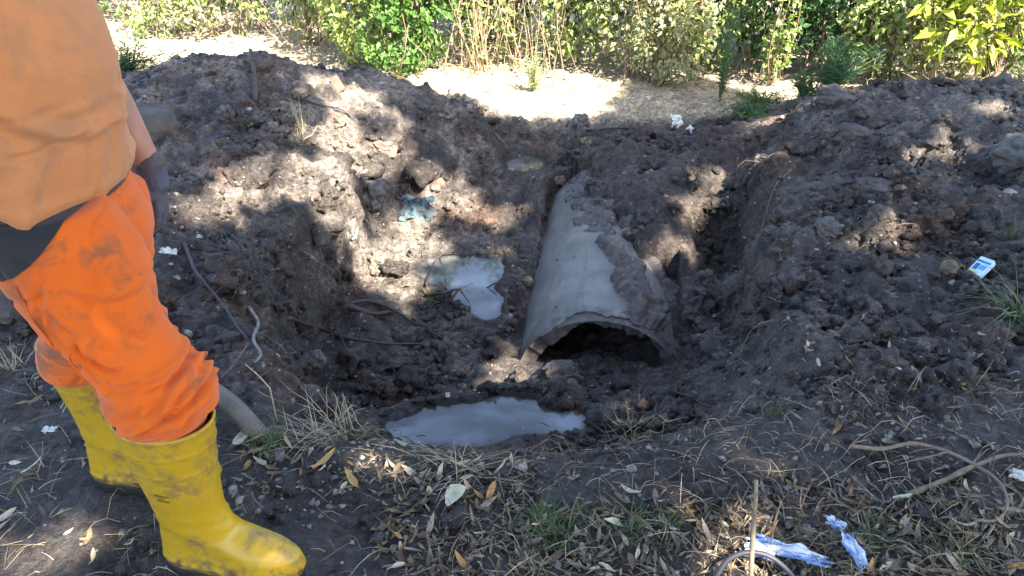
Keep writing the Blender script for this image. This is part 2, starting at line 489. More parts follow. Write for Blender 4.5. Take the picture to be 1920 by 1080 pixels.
# ---------------------------------------------------------------- puddles
t = NT('muddy_water')
nw = t.noise(3.5, 4, .5, t.coord('Object', (1, 1.5, 1)), .6)
nw2 = t.noise(2.2, 3, .5, t.coord('Object'))
dp = t.n('Attribute', attribute_name='depth')
cw = t.mix(t.ramp(nw, [(.36, 0), (.62, 1)]), (.062, .058, .050), (.165, .174, .184))
cw = t.mix(t.ramp(nw2, [(.52, 0), (.66, .85)]), cw, (.060, .050, .036))
da = t.n('Math', operation='ADD'); t.l(dp.outputs['Fac'], da.inputs[0])
dn = t.n('Math', operation='MULTIPLY_ADD', i_1=.05, i_2=-.025); t.l(t.noise(22, 5), dn.inputs[0]); t.l(dn.outputs[0], da.inputs[1])
dm_ = t.n('MapRange', i_1=.0, i_2=.034); t.l(da.outputs[0], dm_.inputs[0])
cw = t.mix(dm_.outputs[0], (.040, .032, .026), cw)
t.set(Base_Color=cw, Roughness=.025, IOR=1.4, Specular_IOR_Level=.9)
t.bump(t.noise(9, 2), .03, .01)
M_WATER = t.m
PL = ['large milky puddle lying at the near foot of the pit', 'milky puddle holding a drowned branch beside the pipe', 'small shallow puddle beyond the buried end of the pipe', 'tiny brown puddle behind the mud heap over the pipe']
for p, lab in zip(PUDDLES, PL):
    xs = np.array([[b['x'] - b['rx'] * 1.25, b['x'] + b['rx'] * 1.25, b['y'] - b['ry'] * 1.25, b['y'] + b['ry'] * 1.25] for b in p['blobs']])
    x0, x1, y0, y1 = xs[:, 0].min(), xs[:, 1].max(), xs[:, 2].min(), xs[:, 3].max()
    mx, my = np.meshgrid(np.arange(x0, x1, .012), np.arange(y0, y1, .012))
    keep = (pud_d(p, mx.ravel(), my.ravel()).reshape(mx.shape) < 1.32)
    idx = np.arange(mx.size).reshape(mx.shape)
    kq = keep[:-1, :-1] & keep[1:, :-1] & keep[:-1, 1:] & keep[1:, 1:]
    qd = np.stack([idx[:-1, :-1][kq], idx[:-1, 1:][kq], idx[1:, 1:][kq], idx[1:, :-1][kq]], -1)
    us, inv = np.unique(qd, return_inverse=True)
    o = mesh_np('puddle', np.stack([mx.ravel()[us], my.ravel()[us], np.full(len(us), p['level'])], -1), inv.reshape(-1, 4), M_WATER)
    dv = o.data.attributes.new('depth', 'FLOAT', 'POINT'); dv.data.foreach_set('value', (p['level'] - surf(mx.ravel()[us], my.ravel()[us])).astype(np.float32))
    tag(o, lab, 'puddle', kind='structure')

# ---------------------------------------------------------------- the concrete pipe
t = NT('wet_concrete')
n1 = t.noise(7, 6, .6); n2 = t.noise(60, 4, .6); n3 = t.noise(3.0, 4, .6, t.coord('Object', (1, .35, 1)))
cc = t.mix(t.ramp(n1, [(.35, 0), (.65, 1)]), (.112, .107, .099), (.185, .178, .164))
cc = t.mix(t.ramp(n3, [(.5, 0), (.7, .8)]), cc, (.085, .078, .07))
cc = t.mix(t.ramp(n2, [(.62, 0), (.7, .7)]), cc, (.09, .08, .075))
sx_ = t.n('SeparateXYZ'); t.l(t.coord(), sx_.inputs[0])
st_ = t.n('MapRange', i_1=.16, i_2=-.12); st_.inputs[3].default_value = -.12; st_.inputs[4].default_value = .30; t.l(sx_.outputs[1], st_.inputs[0])
sa_ = t.n('Math', operation='ADD'); t.l(st_.outputs[0], sa_.inputs[0]); t.l(t.noise(15, 6, .65), sa_.inputs[1])
cc = t.mix(t.ramp(sa_.outputs[0], [(.52, 0), (.68, .9)]), cc, (.055, .046, .04))
sk_ = t.noise(5, 6, .7, t.coord('Object', (1.0, .25, 2.5)), 1.2)
cc = t.mix(t.ramp(sk_, [(.50, 0), (.68, .75)]), cc, (.075, .066, .058))
t.set(Base_Color=cc, Roughness=.5, Specular_IOR_Level=.4)
t.bump(n2, .5, .006)
M_CONC = t.m
pipe = empty('drain_pipe', (PIPE_M[0], PIPE_M[1], PIPE_M[2]), -PIPE_A)
tag(pipe, 'broken concrete drain pipe half buried in mud at the pit bottom', 'pipe')
ns, na, L = 70, 120, 1.8
ss = np.concatenate([np.linspace(0, .12, 10), np.linspace(.14, L, ns - 10)])
an = np.linspace(0, 2 * np.pi, na, endpoint=False)
def edge_off(a):
    """jagged broken mouth: the left lip reaches forward, the crown is bitten back"""
    k = np.stack([np.cos(a) * 2.2, np.sin(a) * 2.2, np.zeros_like(a)], -1)
    return .07 * pn(k, 71) + .04 * pn(k * 3.1, 72) + .022 * pn(k * 8, 74) - .10 * np.clip(-np.sin(a), 0, 1) ** 2 - .06 * np.clip(np.sin(a), 0, 1) ** 3 + .03
def shell(r):
    out = []
    for s_ in ss:
        fade = max(0, 1 - s_ / .4)
        off = edge_off(an) * fade
        rr = r + .004 * pn(np.stack([np.cos(an) * 3, np.sin(an) * 3, np.full(na, s_ * 5)], -1), 73)
        out.append(np.stack([np.sin(an) * rr, s_ + off, np.cos(an) * rr], -1))
    return np.concatenate(out)
Vo, Vi = shell(PIPE_R), shell(PIPE_R - PIPE_T)
m = np.arange(ns * na).reshape(ns, na); m2 = np.roll(m, -1, 1)
qo = np.stack([m[:-1], m2[:-1], m2[1:], m[1:]], -1).reshape(-1, 4)
K = ns * na
qi = qo[:, ::-1] + K
rim = np.stack([m[0], m[0] + K, m2[0] + K, m2[0]], -1); rim2 = np.stack([m[-1], m2[-1], m2[-1] + K, m[-1] + K], -1)
# roughen the broken rim
o = mesh_np('pipe_wall', np.concatenate([Vo, Vi]), np.concatenate([qo, qi, rim, rim2]), M_CONC, pipe)
o.data.set_sharp_from_angle(angle=R(45))

# mud lying on the pipe: a crust that dips into the concrete where the pipe is bare
t = NT('mud_crust'); n1 = t.noise(30, 6, .65); n2 = t.noise(120, 3)
v2 = t.n('TexVoronoi', i_Scale=60.0); t.l(t.coord(), v2.inputs['Vector'])
pk = t.n('TexWhiteNoise', noise_dimensions='3D'); t.l(v2.outputs['Position'], pk.inputs['Vector'])
sp = t.n('Math', operation='MULTIPLY'); t.l(t.ramp(v2.outputs['Distance'], [(.22, 1), (.32, 0)]), sp.inputs[0]); t.l(t.ramp(pk.outputs[0], [(.82, 0), (.86, 1)]), sp.inputs[1])
cc = t.mix(1.0, (.075, .065, .06), t.ramp(n1, [(.25, .45), (.75, 1.7)]), 'MULTIPLY')
t.set(Base_Color=t.mix(sp.outputs[0], cc, (.25, .235, .21)), Roughness=t.ramp(n2, [(.3, .45), (.7, .9)]), Specular_IOR_Level=.4)
t.bump(n1, .9, .012)
M_CRUST = t.m
sa, sl = np.linspace(R(-75), R(100), 190), np.linspace(-.02, L, 190)
SA, SL = np.meshgrid(sa, sl)
ph, s_ = np.degrees(SA.ravel()), SL.ravel()
edge1 = np.interp(s_, [0, .35, .8, 1.3, 1.75], [20, 10, -16, -34, -42])          # right limit of the bare left side
lo2 = np.interp(s_, [0, .35, .6, .82, .9, 1.75], [50, 30, 12, 2, 8, 8])            # bare strip on the right
hi2 = np.interp(s_, [0, .35, .6, .82, .9, 1.75], [82, 62, 34, 14, 8, 8])
pc = np.stack([np.sin(SA.ravel()) * .33, s_, np.cos(SA.ravel()) * .33], -1)
wob = 10 * pn(pc * 7, 81) + 8 * pn(pc * 17, 82) + 5 * pn(pc * 40, 89)
m1 = sstep(-4, 5, ph - edge1 + wob)
mb = sstep(-4, 3, np.minimum(ph - lo2, hi2 - ph) + wob * .8)
mask = m1 * (1 - mb) * sstep(99, 84, ph)
bulk = np.interp(s_, [0, .3, .8, 1.4, 1.75], [.055, .05, .05, .03, .02]) + .05 * sstep(30, 90, ph)
mouth = sstep(-.01, .06, s_ - edge_off(SA.ravel()) * .8)
thick = mask * mouth * (bulk * (1 + .9 * pn(pc * 6, 83) + .8 * pn(pc * 14, 84)) + .018 * (.5 - np.abs(pn(pc * 30, 85)) * 1.6) + .008 * pn(pc * 60, 90)) - .014
crumbs = np.clip(pn(pc * 26, 86) * .7 + pn(pc * 47, 87) * .5 - .50 + .25 * pn(pc * 5, 88), 0, 1) * .08 * mouth * sstep(-60, -10, ph - edge1 + 40)
thick = np.maximum(thick, crumbs - .010)
rr = PIPE_R + thick
Vc = np.stack([np.sin(SA.ravel()) * rr, s_, np.cos(SA.ravel()) * rr], -1)
idx = np.arange(SA.size).reshape(SA.shape)
qc = np.stack([idx[:-1, :-1], idx[:-1, 1:], idx[1:, 1:], idx[1:, :-1]], -1).reshape(-1, 4)
o = mesh_np('mud_crust', Vc, qc, M_CRUST, pipe)
o['label'] = 'gritty dark mud lying along the top of the pipe'

# ================================================================ TREES THAT SHADE THE PLACE
# (they stand beside and behind the photographer; only their shade is in the picture)
def leaf_quads(P, D, Nn, Ln, Wd, fold=.25, droop=.15):
    """many leaves: base P, direction D, normal Nn, length, width -> V, F (4 tris each, a folded lancet)"""
    n = len(P)
    D = D / (np.linalg.norm(D, axis=1)[:, None] + 1e-9)
    B = np.cross(Nn, D); B /= (np.linalg.norm(B, axis=1)[:, None] + 1e-9)
    U = np.cross(D, B)
    Ln = np.broadcast_to(np.asarray(Ln, float), (n,))[:, None]; Wd = np.broadcast_to(np.asarray(Wd, float), (n,))[:, None]
    m = P + D * Ln * .45
    V = np.stack([P, m + B * Wd * .5 + U * Wd * fold, m - B * Wd * .5 + U * Wd * fold, P + D * Ln - U * Ln * droop, m], 1)
    k = (np.arange(n) * 5)[:, None, None]
    F = np.array([[0, 4, 1], [0, 2, 4], [4, 3, 1], [2, 3, 4]])[None] + k
    return V.reshape(-1, 3), F.reshape(-1, 3)
def rand_unit(n, up=0.0):
    v = rng.normal(size=(n, 3)); v[:, 2] += up
    return v / np.linalg.norm(v, axis=1)[:, None]

M_CANOPY = leaf_mat('canopy_leaf', [(.035, .07, .018), (.06, .11, .025), (.045, .09, .02)], .25)
M_BARK = plain('bark', (.13, .105, .085), .9, .5, 14, .6, .02)
S = np.array(SUN)
# ground spots the sun reaches through gaps in the leaves: pixel, radius in metres
SPOTS = [(745,430,.07),(738,470,.09),(745,515,.07),(760,560,.05),(942,695,.06),(940,712,.05),(560,325,.12),(480,345,.10),(610,335,.09),(630,300,.06),(635,400,.07),(640,440,.06),(390,400,.07),(370,385,.05),
         (660,185,.08),(620,250,.07),(690,300,.06),(700,180,.06),(750,250,.05),(720,285,.05),(800,330,.05),(850,350,.05),(900,395,.06),(950,400,.05),(870,385,.05),(820,470,.05),(930,480,.04),
         (1290,390,.07),(1330,350,.05),(1260,465,.05),(1445,225,.07),(110,1015,.05),(1745,285,.05),(1640,440,.05),(1430,850,.03),(720,870,.04),(1380,1040,.05),(650,115,.12),(1860,200,.05),(600,150,.05),(950,870,.03)]
spots = []
for px, py, r in SPOTS:
    p = hit(px, py); g = p - S * (p[2] / S[2]); spots.append((g[0], g[1], r * (1.25 if r < .065 else 1.55)))
spots = np.array(spots)
n = 150000
G0 = np.stack([rng.uniform(-4.6, 4.8, n), rng.uniform(-3.2, 6.1, n)], -1)
hgt = rng.uniform(4.6, 7.6, n)
C = np.stack([G0[:, 0], G0[:, 1], np.zeros(n)], -1) + S * (hgt / S[2])[:, None]
q0 = P3(G0[:, 0], G0[:, 1])
lim = 4.98 + .16 * pn(q0 * 1.9, 91) + .10 * pn(q0 * 5, 92) + .85 * sstep(.8, 1.15, G0[:, 0]) * sstep(2.0, 1.6, G0[:, 0]) + .25 * sstep(-.9, -1.3, G0[:, 0])
keep = G0[:, 1] < lim
clump = fbm(C * 1.5, 3, 93)
keep &= clump > -.32
for sx, sy, sr in spots:
    d = np.hypot(G0[:, 0] - sx, G0[:, 1] - sy)
    keep &= d > sr * (1.0 + .35 * pn(P3(G0[:, 0], G0[:, 1]) * 14, 95)) + (.115 if sr > .06 else .075)
keep &= rng.random(n) < .75
C = C[keep]
TR = [np.array([6.2, -4.3, 0.]), np.array([2.0, -5.2, 0.]), np.array([-2.6, -4.6, 0.])]
cen = np.array([t0 + np.array([0, .6, 6.0]) for t0 in TR])
own = np.argmin(np.stack([np.hypot(C[:, 0] - t0[0], (C[:, 1] - t0[1]) * .5) for t0 in TR], 1), 1)
TL = ['tall broadleaf tree shading the right bank', 'tall broadleaf tree shading the pit', 'tall broadleaf tree shading the worker']
for k, t0 in enumerate(TR):
    tr = tag(empty('shade_tree', t0), TL[k], 'tree', 'trees shading the dig')
    Pk = C[own == k]
    V, F = leaf_quads(Pk - t0, rand_unit(len(Pk), -.3), rand_unit(len(Pk), 1.2), rng.uniform(.13, .20, len(Pk)), rng.uniform(.09, .13, len(Pk)))
    mesh_np('crown', V, F, M_CANOPY, tr)
    pts = spline([(0, 0, -.3), (.05, .05, 1.5), (-.05, .12, 3.2), (.1, .2, 5.0), (.05, .3, 6.6)], 14)
    limbs = [tube(pts, np.linspace(.24, .07, 14), 12)]
    for b in range(26):
        tip = Pk[rng.integers(len(Pk))] - t0
        s0 = pts[5 + rng.integers(0, 8)]
        mid = (s0 + tip) / 2 + np.array([0, 0, .3])
        sp_ = spline([s0, mid, tip], 7)
        limbs.append(tube(sp_, np.linspace(.055, .012, 7), 6))
    mesh_np('trunk', *join(limbs), M_BARK, tr)

# ================================================================ THE WORKER
def loft(rings, seg=36):
    """horizontal rings (cx, cy, z, rx, ry) closed at both ends"""
    a = np.linspace(0, 2 * np.pi, seg, endpoint=False)
    V = np.concatenate([np.stack([cx + rx * np.cos(a), cy + ry * np.sin(a), np.full(seg, z)], -1) for cx, cy, z, rx, ry in rings])
    n = len(rings); m = np.arange(n * seg).reshape(n, seg); m2 = np.roll(m, -1, 1)
    Q = np.stack([m[:-1], m2[:-1], m2[1:], m[1:]], -1).reshape(-1, 4)
    V = np.concatenate([V, [[rings[0][0], rings[0][1], rings[0][2]], [rings[-1][0], rings[-1][1], rings[-1][2]]]])
    T = np.concatenate([np.stack([np.full(seg, n * seg), m2[0], m[0]], -1), np.stack([np.full(seg, n * seg + 1), m[-1], m2[-1]], -1)])
    return V, [Q, T]
def ringspline(rings, n):
    return [tuple(r) for r in spline(np.array(rings, dtype=float), n)]
def ball(c, r, sub=3):
    v, f = icosphere(sub); return v * np.array(r) + np.array(c), [f]
def limb(pts, rad, n=None, seg=16):
    n = n or len(pts) * 4
    p = spline(np.concatenate([np.array(pts, float), np.array(rad, float)[:, None]], 1), n)
    V, F = tube(p[:, :3], p[:, 3], seg)
    return join([(V, F), ball(p[0, :3], [p[0, 3]] * 3, 2), ball(p[-1, :3], [p[-1, 3]] * 3, 2)])
def voxel(parts, size, smooth=6):
    """one continuous surface around overlapping closed shapes"""
    V, F = join(parts)
    o = mesh_np('tmp', V, F)
    md = o.modifiers.new('r', 'REMESH'); md.mode = 'VOXEL'; md.voxel_size = size
    if smooth:
        sm = o.modifiers.new('s', 'SMOOTH'); sm.factor = .5; sm.iterations = smooth
    me = bpy.data.meshes.new_from_object(o.evaluated_get(bpy.context.evaluated_depsgraph_get()))
    V = np.empty(len(me.vertices) * 3); me.vertices.foreach_get('co', V)
    Nn = np.empty(len(me.vertices) * 3); me.vertices.foreach_get('normal', Nn)
    n4 = np.array([p.vertices[:] for p in me.polygons if len(p.vertices) == 4], dtype=np.int32).reshape(-1, 4)
    n3 = np.array([p.vertices[:] for p in me.polygons if len(p.vertices) == 3], dtype=np.int32).reshape(-1, 3)
    old = o.data
    bpy.data.objects.remove(o); bpy.data.meshes.remove(old); bpy.data.meshes.remove(me)
    return V.reshape(-1, 3), Nn.reshape(-1, 3), [f for f in (n4, n3) if len(f)]
def ridge(p, seed): return 1 - np.abs(pn(p, seed)) * 2.4

PW = np.array([-.93, 1.42, 0.0]); PROT = R(-7)
worker = empty('person', PW, PROT)
tag(worker, 'worker in faded orange shirt, orange trousers and yellow rubber boots standing at the pit edge', 'person')

# --- materials
def cloth(name, col, dirt, dcol, wscale, mottle=.2, rough=.85):
    t = NT(name)
    n1 = t.noise(4.5, 5, .6); n2 = t.noise(wscale, 2); n3 = t.noise(9, 6, .7, None, .5); n4 = t.noise(2.1, 3, .5)
    cc = t.mix(1.0, col, t.ramp(n1, [(.3, 1 - mottle), (.7, 1.05)]), 'MULTIPLY')
    dm = t.n('Math', operation='MULTIPLY'); t.l(t.ramp(n3, [(.50, 0), (.62, 1)]), dm.inputs[0]); t.l(t.ramp(n4, [(.40, 0), (.54, dirt)]), dm.inputs[1])
    cc = t.mix(dm.outputs[0], cc, dcol)
    sp = t.noise(42, 3, .6); sg = t.noise(5, 2)
    sm = t.n('Math', operation='MULTIPLY'); t.l(t.ramp(sp, [(.66, 0), (.70, 1)]), sm.inputs[0]); t.l(t.ramp(sg, [(.5, 0), (.6, .8)]), sm.inputs[1])
    cc = t.mix(sm.outputs[0], cc, dcol)
    t.set(Base_Color=cc, Roughness=rough, Specular_IOR_Level=.15, Sheen_Weight=.15)
    t.bump(n2, .12, .0015)
    return t.m
M_SHIRT = cloth('faded_orange_cotton', (.48, .19, .072), .55, (.30, .15, .08), 900, .16)
M_HIVIS = cloth('orange_workwear', (.62, .112, .010), .9, (.15, .07, .038), 700, .10)
M_BLACKC = cloth('black_workwear', (.022, .022, .026), .2, (.06, .05, .045), 700, .2)
M_BELT = plain('leather_belt', (.085, .05, .035), .5, .5, 40, .3, .002)
M_SKIN = NT('skin'); M_SKIN.set(Base_Color=M_SKIN.mix(M_SKIN.ramp(M_SKIN.noise(14, 4), [(.35, 0), (.65, 1)]), (.27, .125, .085), (.36, .18, .125)), Roughness=.55, Subsurface_Weight=.15, Subsurface_Scale=.01); M_SKIN = M_SKIN.m
M_HAIR = plain('hair', (.03, .022, .018), .6, .4, 120, .5, .003)
t = NT('work_glove')
cg = t.mix(t.ramp(t.noise(11, 5), [(.42, 0), (.62, 1)]), (.065, .072, .115), (.075, .052, .042))
t.set(Base_Color=cg, Roughness=.8); t.bump(t.noise(260, 2), .25, .001); M_GLOVE = t.m
t = NT('yellow_rubber')
n1, n2, n3 = t.noise(8, 6, .7), t.noise(40, 5, .7), t.noise(2.5, 4)
cc = t.mix(t.ramp(n3, [(.35, 0), (.65, 1)]), (.45, .28, .010), (.39, .235, .012))
dm = t.n('Math', operation='MULTIPLY'); t.l(t.ramp(n1, [(.47, 0), (.62, .9)]), dm.inputs[0]); t.l(t.ramp(n2, [(.42, 0), (.56, 1)]), dm.inputs[1])
cc = t.mix(dm.outputs[0], cc, (.16, .105, .045))
gc = t.n('SeparateXYZ'); t.l(t.coord(), gc.inputs[0])
zz = t.n('MapRange', i_1=.015, i_2=.085); zz.inputs[3].default_value = .20; zz.inputs[4].default_value = -.06; t.l(gc.outputs[2], zz.inputs[0])
ad = t.n('Math', operation='ADD'); t.l(t.noise(38, 4, .6), ad.inputs[0]); t.l(zz.outputs[0], ad.inputs[1])
cc = t.mix(t.ramp(ad.outputs[0], [(.60, 0), (.78, .9)]), cc, (.075, .052, .03))
t.set(Base_Color=cc, Roughness=t.ramp(n1, [(.35, .28), (.65, .6)]), Specular_IOR_Level=.5)
t.bump(n2, .08, .003); M_BOOT = t.m
M_SOLE = plain('dark_rubber_sole', (.018, .017, .016), .8, .5, 60, .5, .004)

# --- body (head, neck, arms; trunk and legs under the clothes), one surface
body_parts = [
    loft(ringspline([(0,0,.80,.10,.13),(0,0,.95,.11,.14),(.01,0,1.1,.12,.15),(0,0,1.3,.11,.16),(-.02,0,1.42,.07,.13),(-.02,0,1.47,.05,.06)], 20)),
    limb([(-.02,0,1.40),(-.005,0,1.50),(.005,0,1.58)], [.062,.057,.06]),
    ball((.0,0,1.665), (.098,.077,.118)), ball((.025,0,1.605), (.07,.06,.06)), ball((.05,0,1.575), (.04,.035,.03)),
    limb([(.09,0,1.675),(.108,0,1.648),(.116,0,1.635)], [.010,.013,.015], 8), ball((.10,.013,1.633),(.012,.009,.009)), ball((.10,-.013,1.633),(.012,.009,.009)),
    ball((.088,0,1.603),(.016,.026,.007)), ball((.086,0,1.592),(.016,.024,.008)), ball((.083,.03,1.698),(.018,.024,.009)), ball((.083,-.03,1.698),(.018,.024,.009)),
    ball((-.008,.080,1.65),(.016,.010,.03)), ball((-.008,-.080,1.65),(.016,.010,.03)),
    limb([(-.03,.15,1.42),(-.025,.23,1.30),(.0,.275,1.12),(.03,.28,1.01),(.074,.28,.875),(.08,.28,.84)], [.05,.046,.042,.042,.029,.022], 30),
    limb([(-.03,-.15,1.42),(-.12,-.24,1.32),(-.27,-.27,1.20),(-.27,-.20,1.10),(-.235,-.10,1.01)], [.05,.046,.040,.040,.028], 30),
    limb([(.08,-.09,.86),(.15,-.10,.68),(.208,-.105,.53),(.21,-.105,.30),(.205,-.105,.12)], [.075,.055,.04,.035,.03], 24),
    limb([(.04,.09,.86),(.0,.10,.66),(-.095,.12,.52),(-.108,.122,.30),(-.11,.122,.12)], [.075,.055,.04,.035,.03], 24),
]
V, Nn, F = voxel(body_parts, .009, 3)
mesh_np('body', V, F, M_SKIN, worker)
for s in (-1, 1):
    V, F = ball((.083, s * .031, 1.672), (.011, .014, .009), 2)
    mesh_np('eye', V, F, plain('eye_white' if s < 0 else 'eye_white_b', (.6, .58, .55), .2, .05, 5, 0), worker)
hv, hf = icosphere(4)
hm = hv * np.array([.106, .086, .124]) + np.array([-.006, 0, 1.675])
hk = (hm[:, 2] > 1.665 + .55 * np.clip(hm[:, 0] - .02, 0, 1)) | ((hm[:, 0] < -.03) & (hm[:, 2] > 1.585))
hm = hm + hv * (.006 * pn(hm * 60, 101))[:, None]
mesh_np('hair', hm, hf[hk[hf].all(1)], M_HAIR, worker)

# --- trousers
leg_n = [(.055,-.09,.96,.140,.115),(.085,-.09,.90,.148,.122),(.112,-.095,.82,.138,.118),(.135,-.10,.73,.120,.108),(.165,-.103,.67,.110,.102),(.192,-.105,.62,.108,.102),(.216,-.106,.585,.110,.106),(.226,-.106,.55,.112,.108),(.224,-.106,.52,.108,.102),(.215,-.106,.49,.096,.090),(.212,-.106,.445,.080,.066)]
leg_f = [(.03,.09,.90,.14,.12),(.04,.095,.82,.125,.115),(.03,.10,.73,.112,.105),(.0,.108,.68,.104,.1),(-.04,.115,.62,.1,.096),(-.07,.12,.57,.102,.098),(-.09,.123,.51,.106,.102),(-.10,.124,.46,.110,.104),(-.104,.125,.425,.106,.100),(-.106,.125,.40,.085,.075)]
hips = [(.01,0,1.04,.138,.178),(.012,0,.97,.150,.185),(.03,0,.90,.162,.195),(.055,0,.84,.150,.185),(.07,0,.79,.115,.15),(.07,0,.765,.08,.1)]
V, Nn, F = voxel([loft(ringspline(leg_n, 60)), loft(ringspline(leg_f, 60)), loft(ringspline(hips, 30))], .0055, 12)
zz_ = V[:, 2]
bag = np.exp(-((zz_ - np.where(V[:, 1] > 0, .49, .555)) / .085) ** 2)
sl = np.where(V[:, 1] > 0, 1, sstep(.47, .52, zz_))
skew = np.stack([V[:, 0] + .55 * V[:, 2], V[:, 1], V[:, 2] - .45 * V[:, 0]], -1)
def creases(p, f, seed, wd=.05):
    w1 = pn(p * f + .35 * np.stack([pn(p * 6, seed + 5), pn(p * 6 + 3, seed + 6), pn(p * 6 + 7, seed + 7)], -1), seed)
    return np.exp(-(w1 / wd) ** 2)
sk2 = np.stack([V[:, 0] - .5 * V[:, 2], V[:, 1], V[:, 2] + .8 * V[:, 0]], -1)
d = sl * (.020 * bag * pn(skew * np.array([4.5, 4, 9]), 111) - .013 * bag * creases(skew, np.array([3.5, 3, 11]), 112, .07) + .006 * bag
          + .010 * pn(sk2 * np.array([5.5, 4, 2.2]), 113) - .007 * creases(sk2, np.array([5, 4, 2.0]), 114, .05) * sstep(-.2, .25, pn(V * 4, 117))
          - .006 * creases(skew, np.array([5, 4, 9]), 118, .05) * sstep(.0, .3, pn(V * 3.3 + 5, 119)) - .004)
def local(px, py, yw):
    p_ = at(px, py, y=yw) - PW; c_, s_ = math.cos(-PROT), math.sin(-PROT)
    return np.array([p_[0] * c_ - p_[1] * s_, p_[2]])
def folds(V, segs, yw):
    """pressed folds on the outer side: a valley with a ridge above it"""
    out = np.zeros(len(V)); P2 = V[:, [0, 2]]
    for x0, y0, x1, y1, amp, wd in segs:
        a0, a1 = local(x0, y0, yw), local(x1, y1, yw); e = a1 - a0; L2 = e.dot(e); nrm = np.array([-e[1], e[0]]) / math.sqrt(L2)
        if nrm[1] < 0: nrm = -nrm
        r_ = P2 - a0; t_ = r_ @ e / L2; bow = .10 * math.sqrt(L2) * np.sin(np.pi * np.clip(t_, 0, 1)); dd_ = r_ @ nrm + bow
        end = sstep(-.08, .18, t_) * sstep(1.08, .82, t_)
        out += end * amp * (np.exp(-((dd_ - wd * 1.4) / (wd * 1.3)) ** 2) - 1.25 * np.exp(-(dd_ / wd) ** 2) + .4 * np.exp(-((dd_ + wd * 1.8) / (wd * 1.5)) ** 2))
    return out * sstep(.03, -.03, V[:, 1])
d += folds(V, [(170,618,248,668,.020,.008),(120,570,200,668,.010,.008),(300,640,400,652,.013,.008),(290,700,402,668,.014,.009),(330,748,416,702,.014,.009),(285,775,352,715,.012,.007),(230,745,300,722,.009,.008),(200,690,290,690,.009,.010),
    (95,510,165,600,.008,.010),(215,440,300,560,.009,.012),(180,470,270,640,.007,.012),(240,790,300,768,.009,.006),(325,795,372,752,.011,.007),(385,790,418,735,.010,.006),(150,520,250,560,.006,.009),(235,380,270,450,.009,.009),(100,540,150,640,.008,.007)], 1.25)
# deep crease across the back of the knee
dk = (V[:, 2] - (.665 - .9 * (V[:, 0] - .14)))
d -= .022 * np.exp(-(dk / .010) ** 2) * sstep(.0, .06, V[:, 0]) * sstep(.19, .13, V[:, 0]) * (V[:, 1] < -.09)
V = V + Nn * d[:, None]
trousers = mesh_np('trousers', V, F, M_HIVIS, worker)
tree = BVHTree.FromPolygons([Vector(v) for v in V], [list(map(int, f)) for ff in F for f in ff])
def on_side(x, z, off, side=-1):
    h = tree.ray_cast(Vector((x, side * .6, z)), Vector((0, -side, 0)))
    if h[0] is None: h = tree.find_nearest(Vector((x, side * .12, z)))
    return np.array(h[0]) + np.array(h[1]) * off if h[0] is not None else np.array([x, side * .18, z])
def patch(name, outline, mat, off, parent, nv=26):
    """cloth panel sewn on the side: top/bottom z limits given per x"""
    xs = np.linspace(outline[0][0], outline[-1][0], 40)
    zt = np.interp(xs, [o[0] for o in outline], [o[1] for o in outline]); zb = np.interp(xs, [o[0] for o in outline], [o[2] for o in outline])
    G = []
    for x, a, b in zip(xs, zt, zb):
        for k in range(nv):
            f = k / (nv - 1)
            p = on_side(x, b + (a - b) * f, off * (0.15 if k in (0, nv - 1) or x in (xs[0], xs[-1]) else 1)); G.append(p)
    G = np.array(G).reshape(40, nv, 3)
    for _ in range(1): G[1:-1, 1:-1] = .25 * (G[:-2, 1:-1] + G[2:, 1:-1] + G[1:-1, :-2] + G[1:-1, 2:])
    i = np.arange(40 * nv).reshape(40, nv)
    return mesh_np(name, G.reshape(-1, 3), np.stack([i[:-1, :-1], i[1:, :-1], i[1:, 1:], i[:-1, 1:]], -1).reshape(-1, 4), mat, parent)
ox = [-.32,-.08,-.02,.02,.04,.055,.085,.115,.14,.16,.177,.19,.205,.4]
oz = [.905,.905,.890,.868,.856,.856,.870,.890,.912,.938,.970,1.01,1.06,1.2]
fp = np.minimum(V[:, 2] - np.interp(V[:, 0], ox, oz), -(V[:, 1] + .02))
fn = Nn
pv, pf, cache = [], [], {}
def pvert(i, j=None):
    k_ = (i, j) if j is None else (min(i, j), max(i, j))
    if k_ not in cache:
        if j is None: p_, n_ = V[i], fn[i]
        else:
            w_ = fp[i] / (fp[i] - fp[j]); p_, n_ = V[i] + (V[j] - V[i]) * w_, fn[i] + (fn[j] - fn[i]) * w_
        cache[k_] = len(pv); pv.append(p_ + n_ * .0028)
    return cache[k_]
for ff in F:
    for f_ in ff[(fp[ff] > 0).any(1)]:
        poly = []
        for a_, b_ in zip(f_, np.roll(f_, -1)):
            if fp[a_] > 0: poly.append(pvert(int(a_)))
            if (fp[a_] > 0) != (fp[b_] > 0): poly.append(pvert(int(a_), int(b_)))
        for k_ in range(1, len(poly) - 1): pf.append((poly[0], poly[k_], poly[k_ + 1]))
pan = mesh_np('hip_panel', np.array(pv), np.array(pf, dtype=np.int32), M_BLACKC, trousers)
pan['label'] = 'black cloth panel sewn over the hip pocket'
sx = np.linspace(.018, .055, 14)
V_, F_ = tube(np.array([on_side(x, .96 - (x - .018) * 2.5, .004) for x in sx]), .0018, 5)
mesh_np('seam', V_, F_, plain('red_thread', (.16, .03, .03), .8, .3, 90, 0), trousers)['label'] = 'dark red stitched seam'
sx = np.linspace(.075, .135, 24)
V_, F_ = tube(np.array([on_side(x, .845 - (x - .075) * 4.4, .0015) for x in sx]), .0022, 5)
mesh_np('seam', V_, F_, M_HIVIS, trousers)
p0 = on_side(.04, .53, .004); 
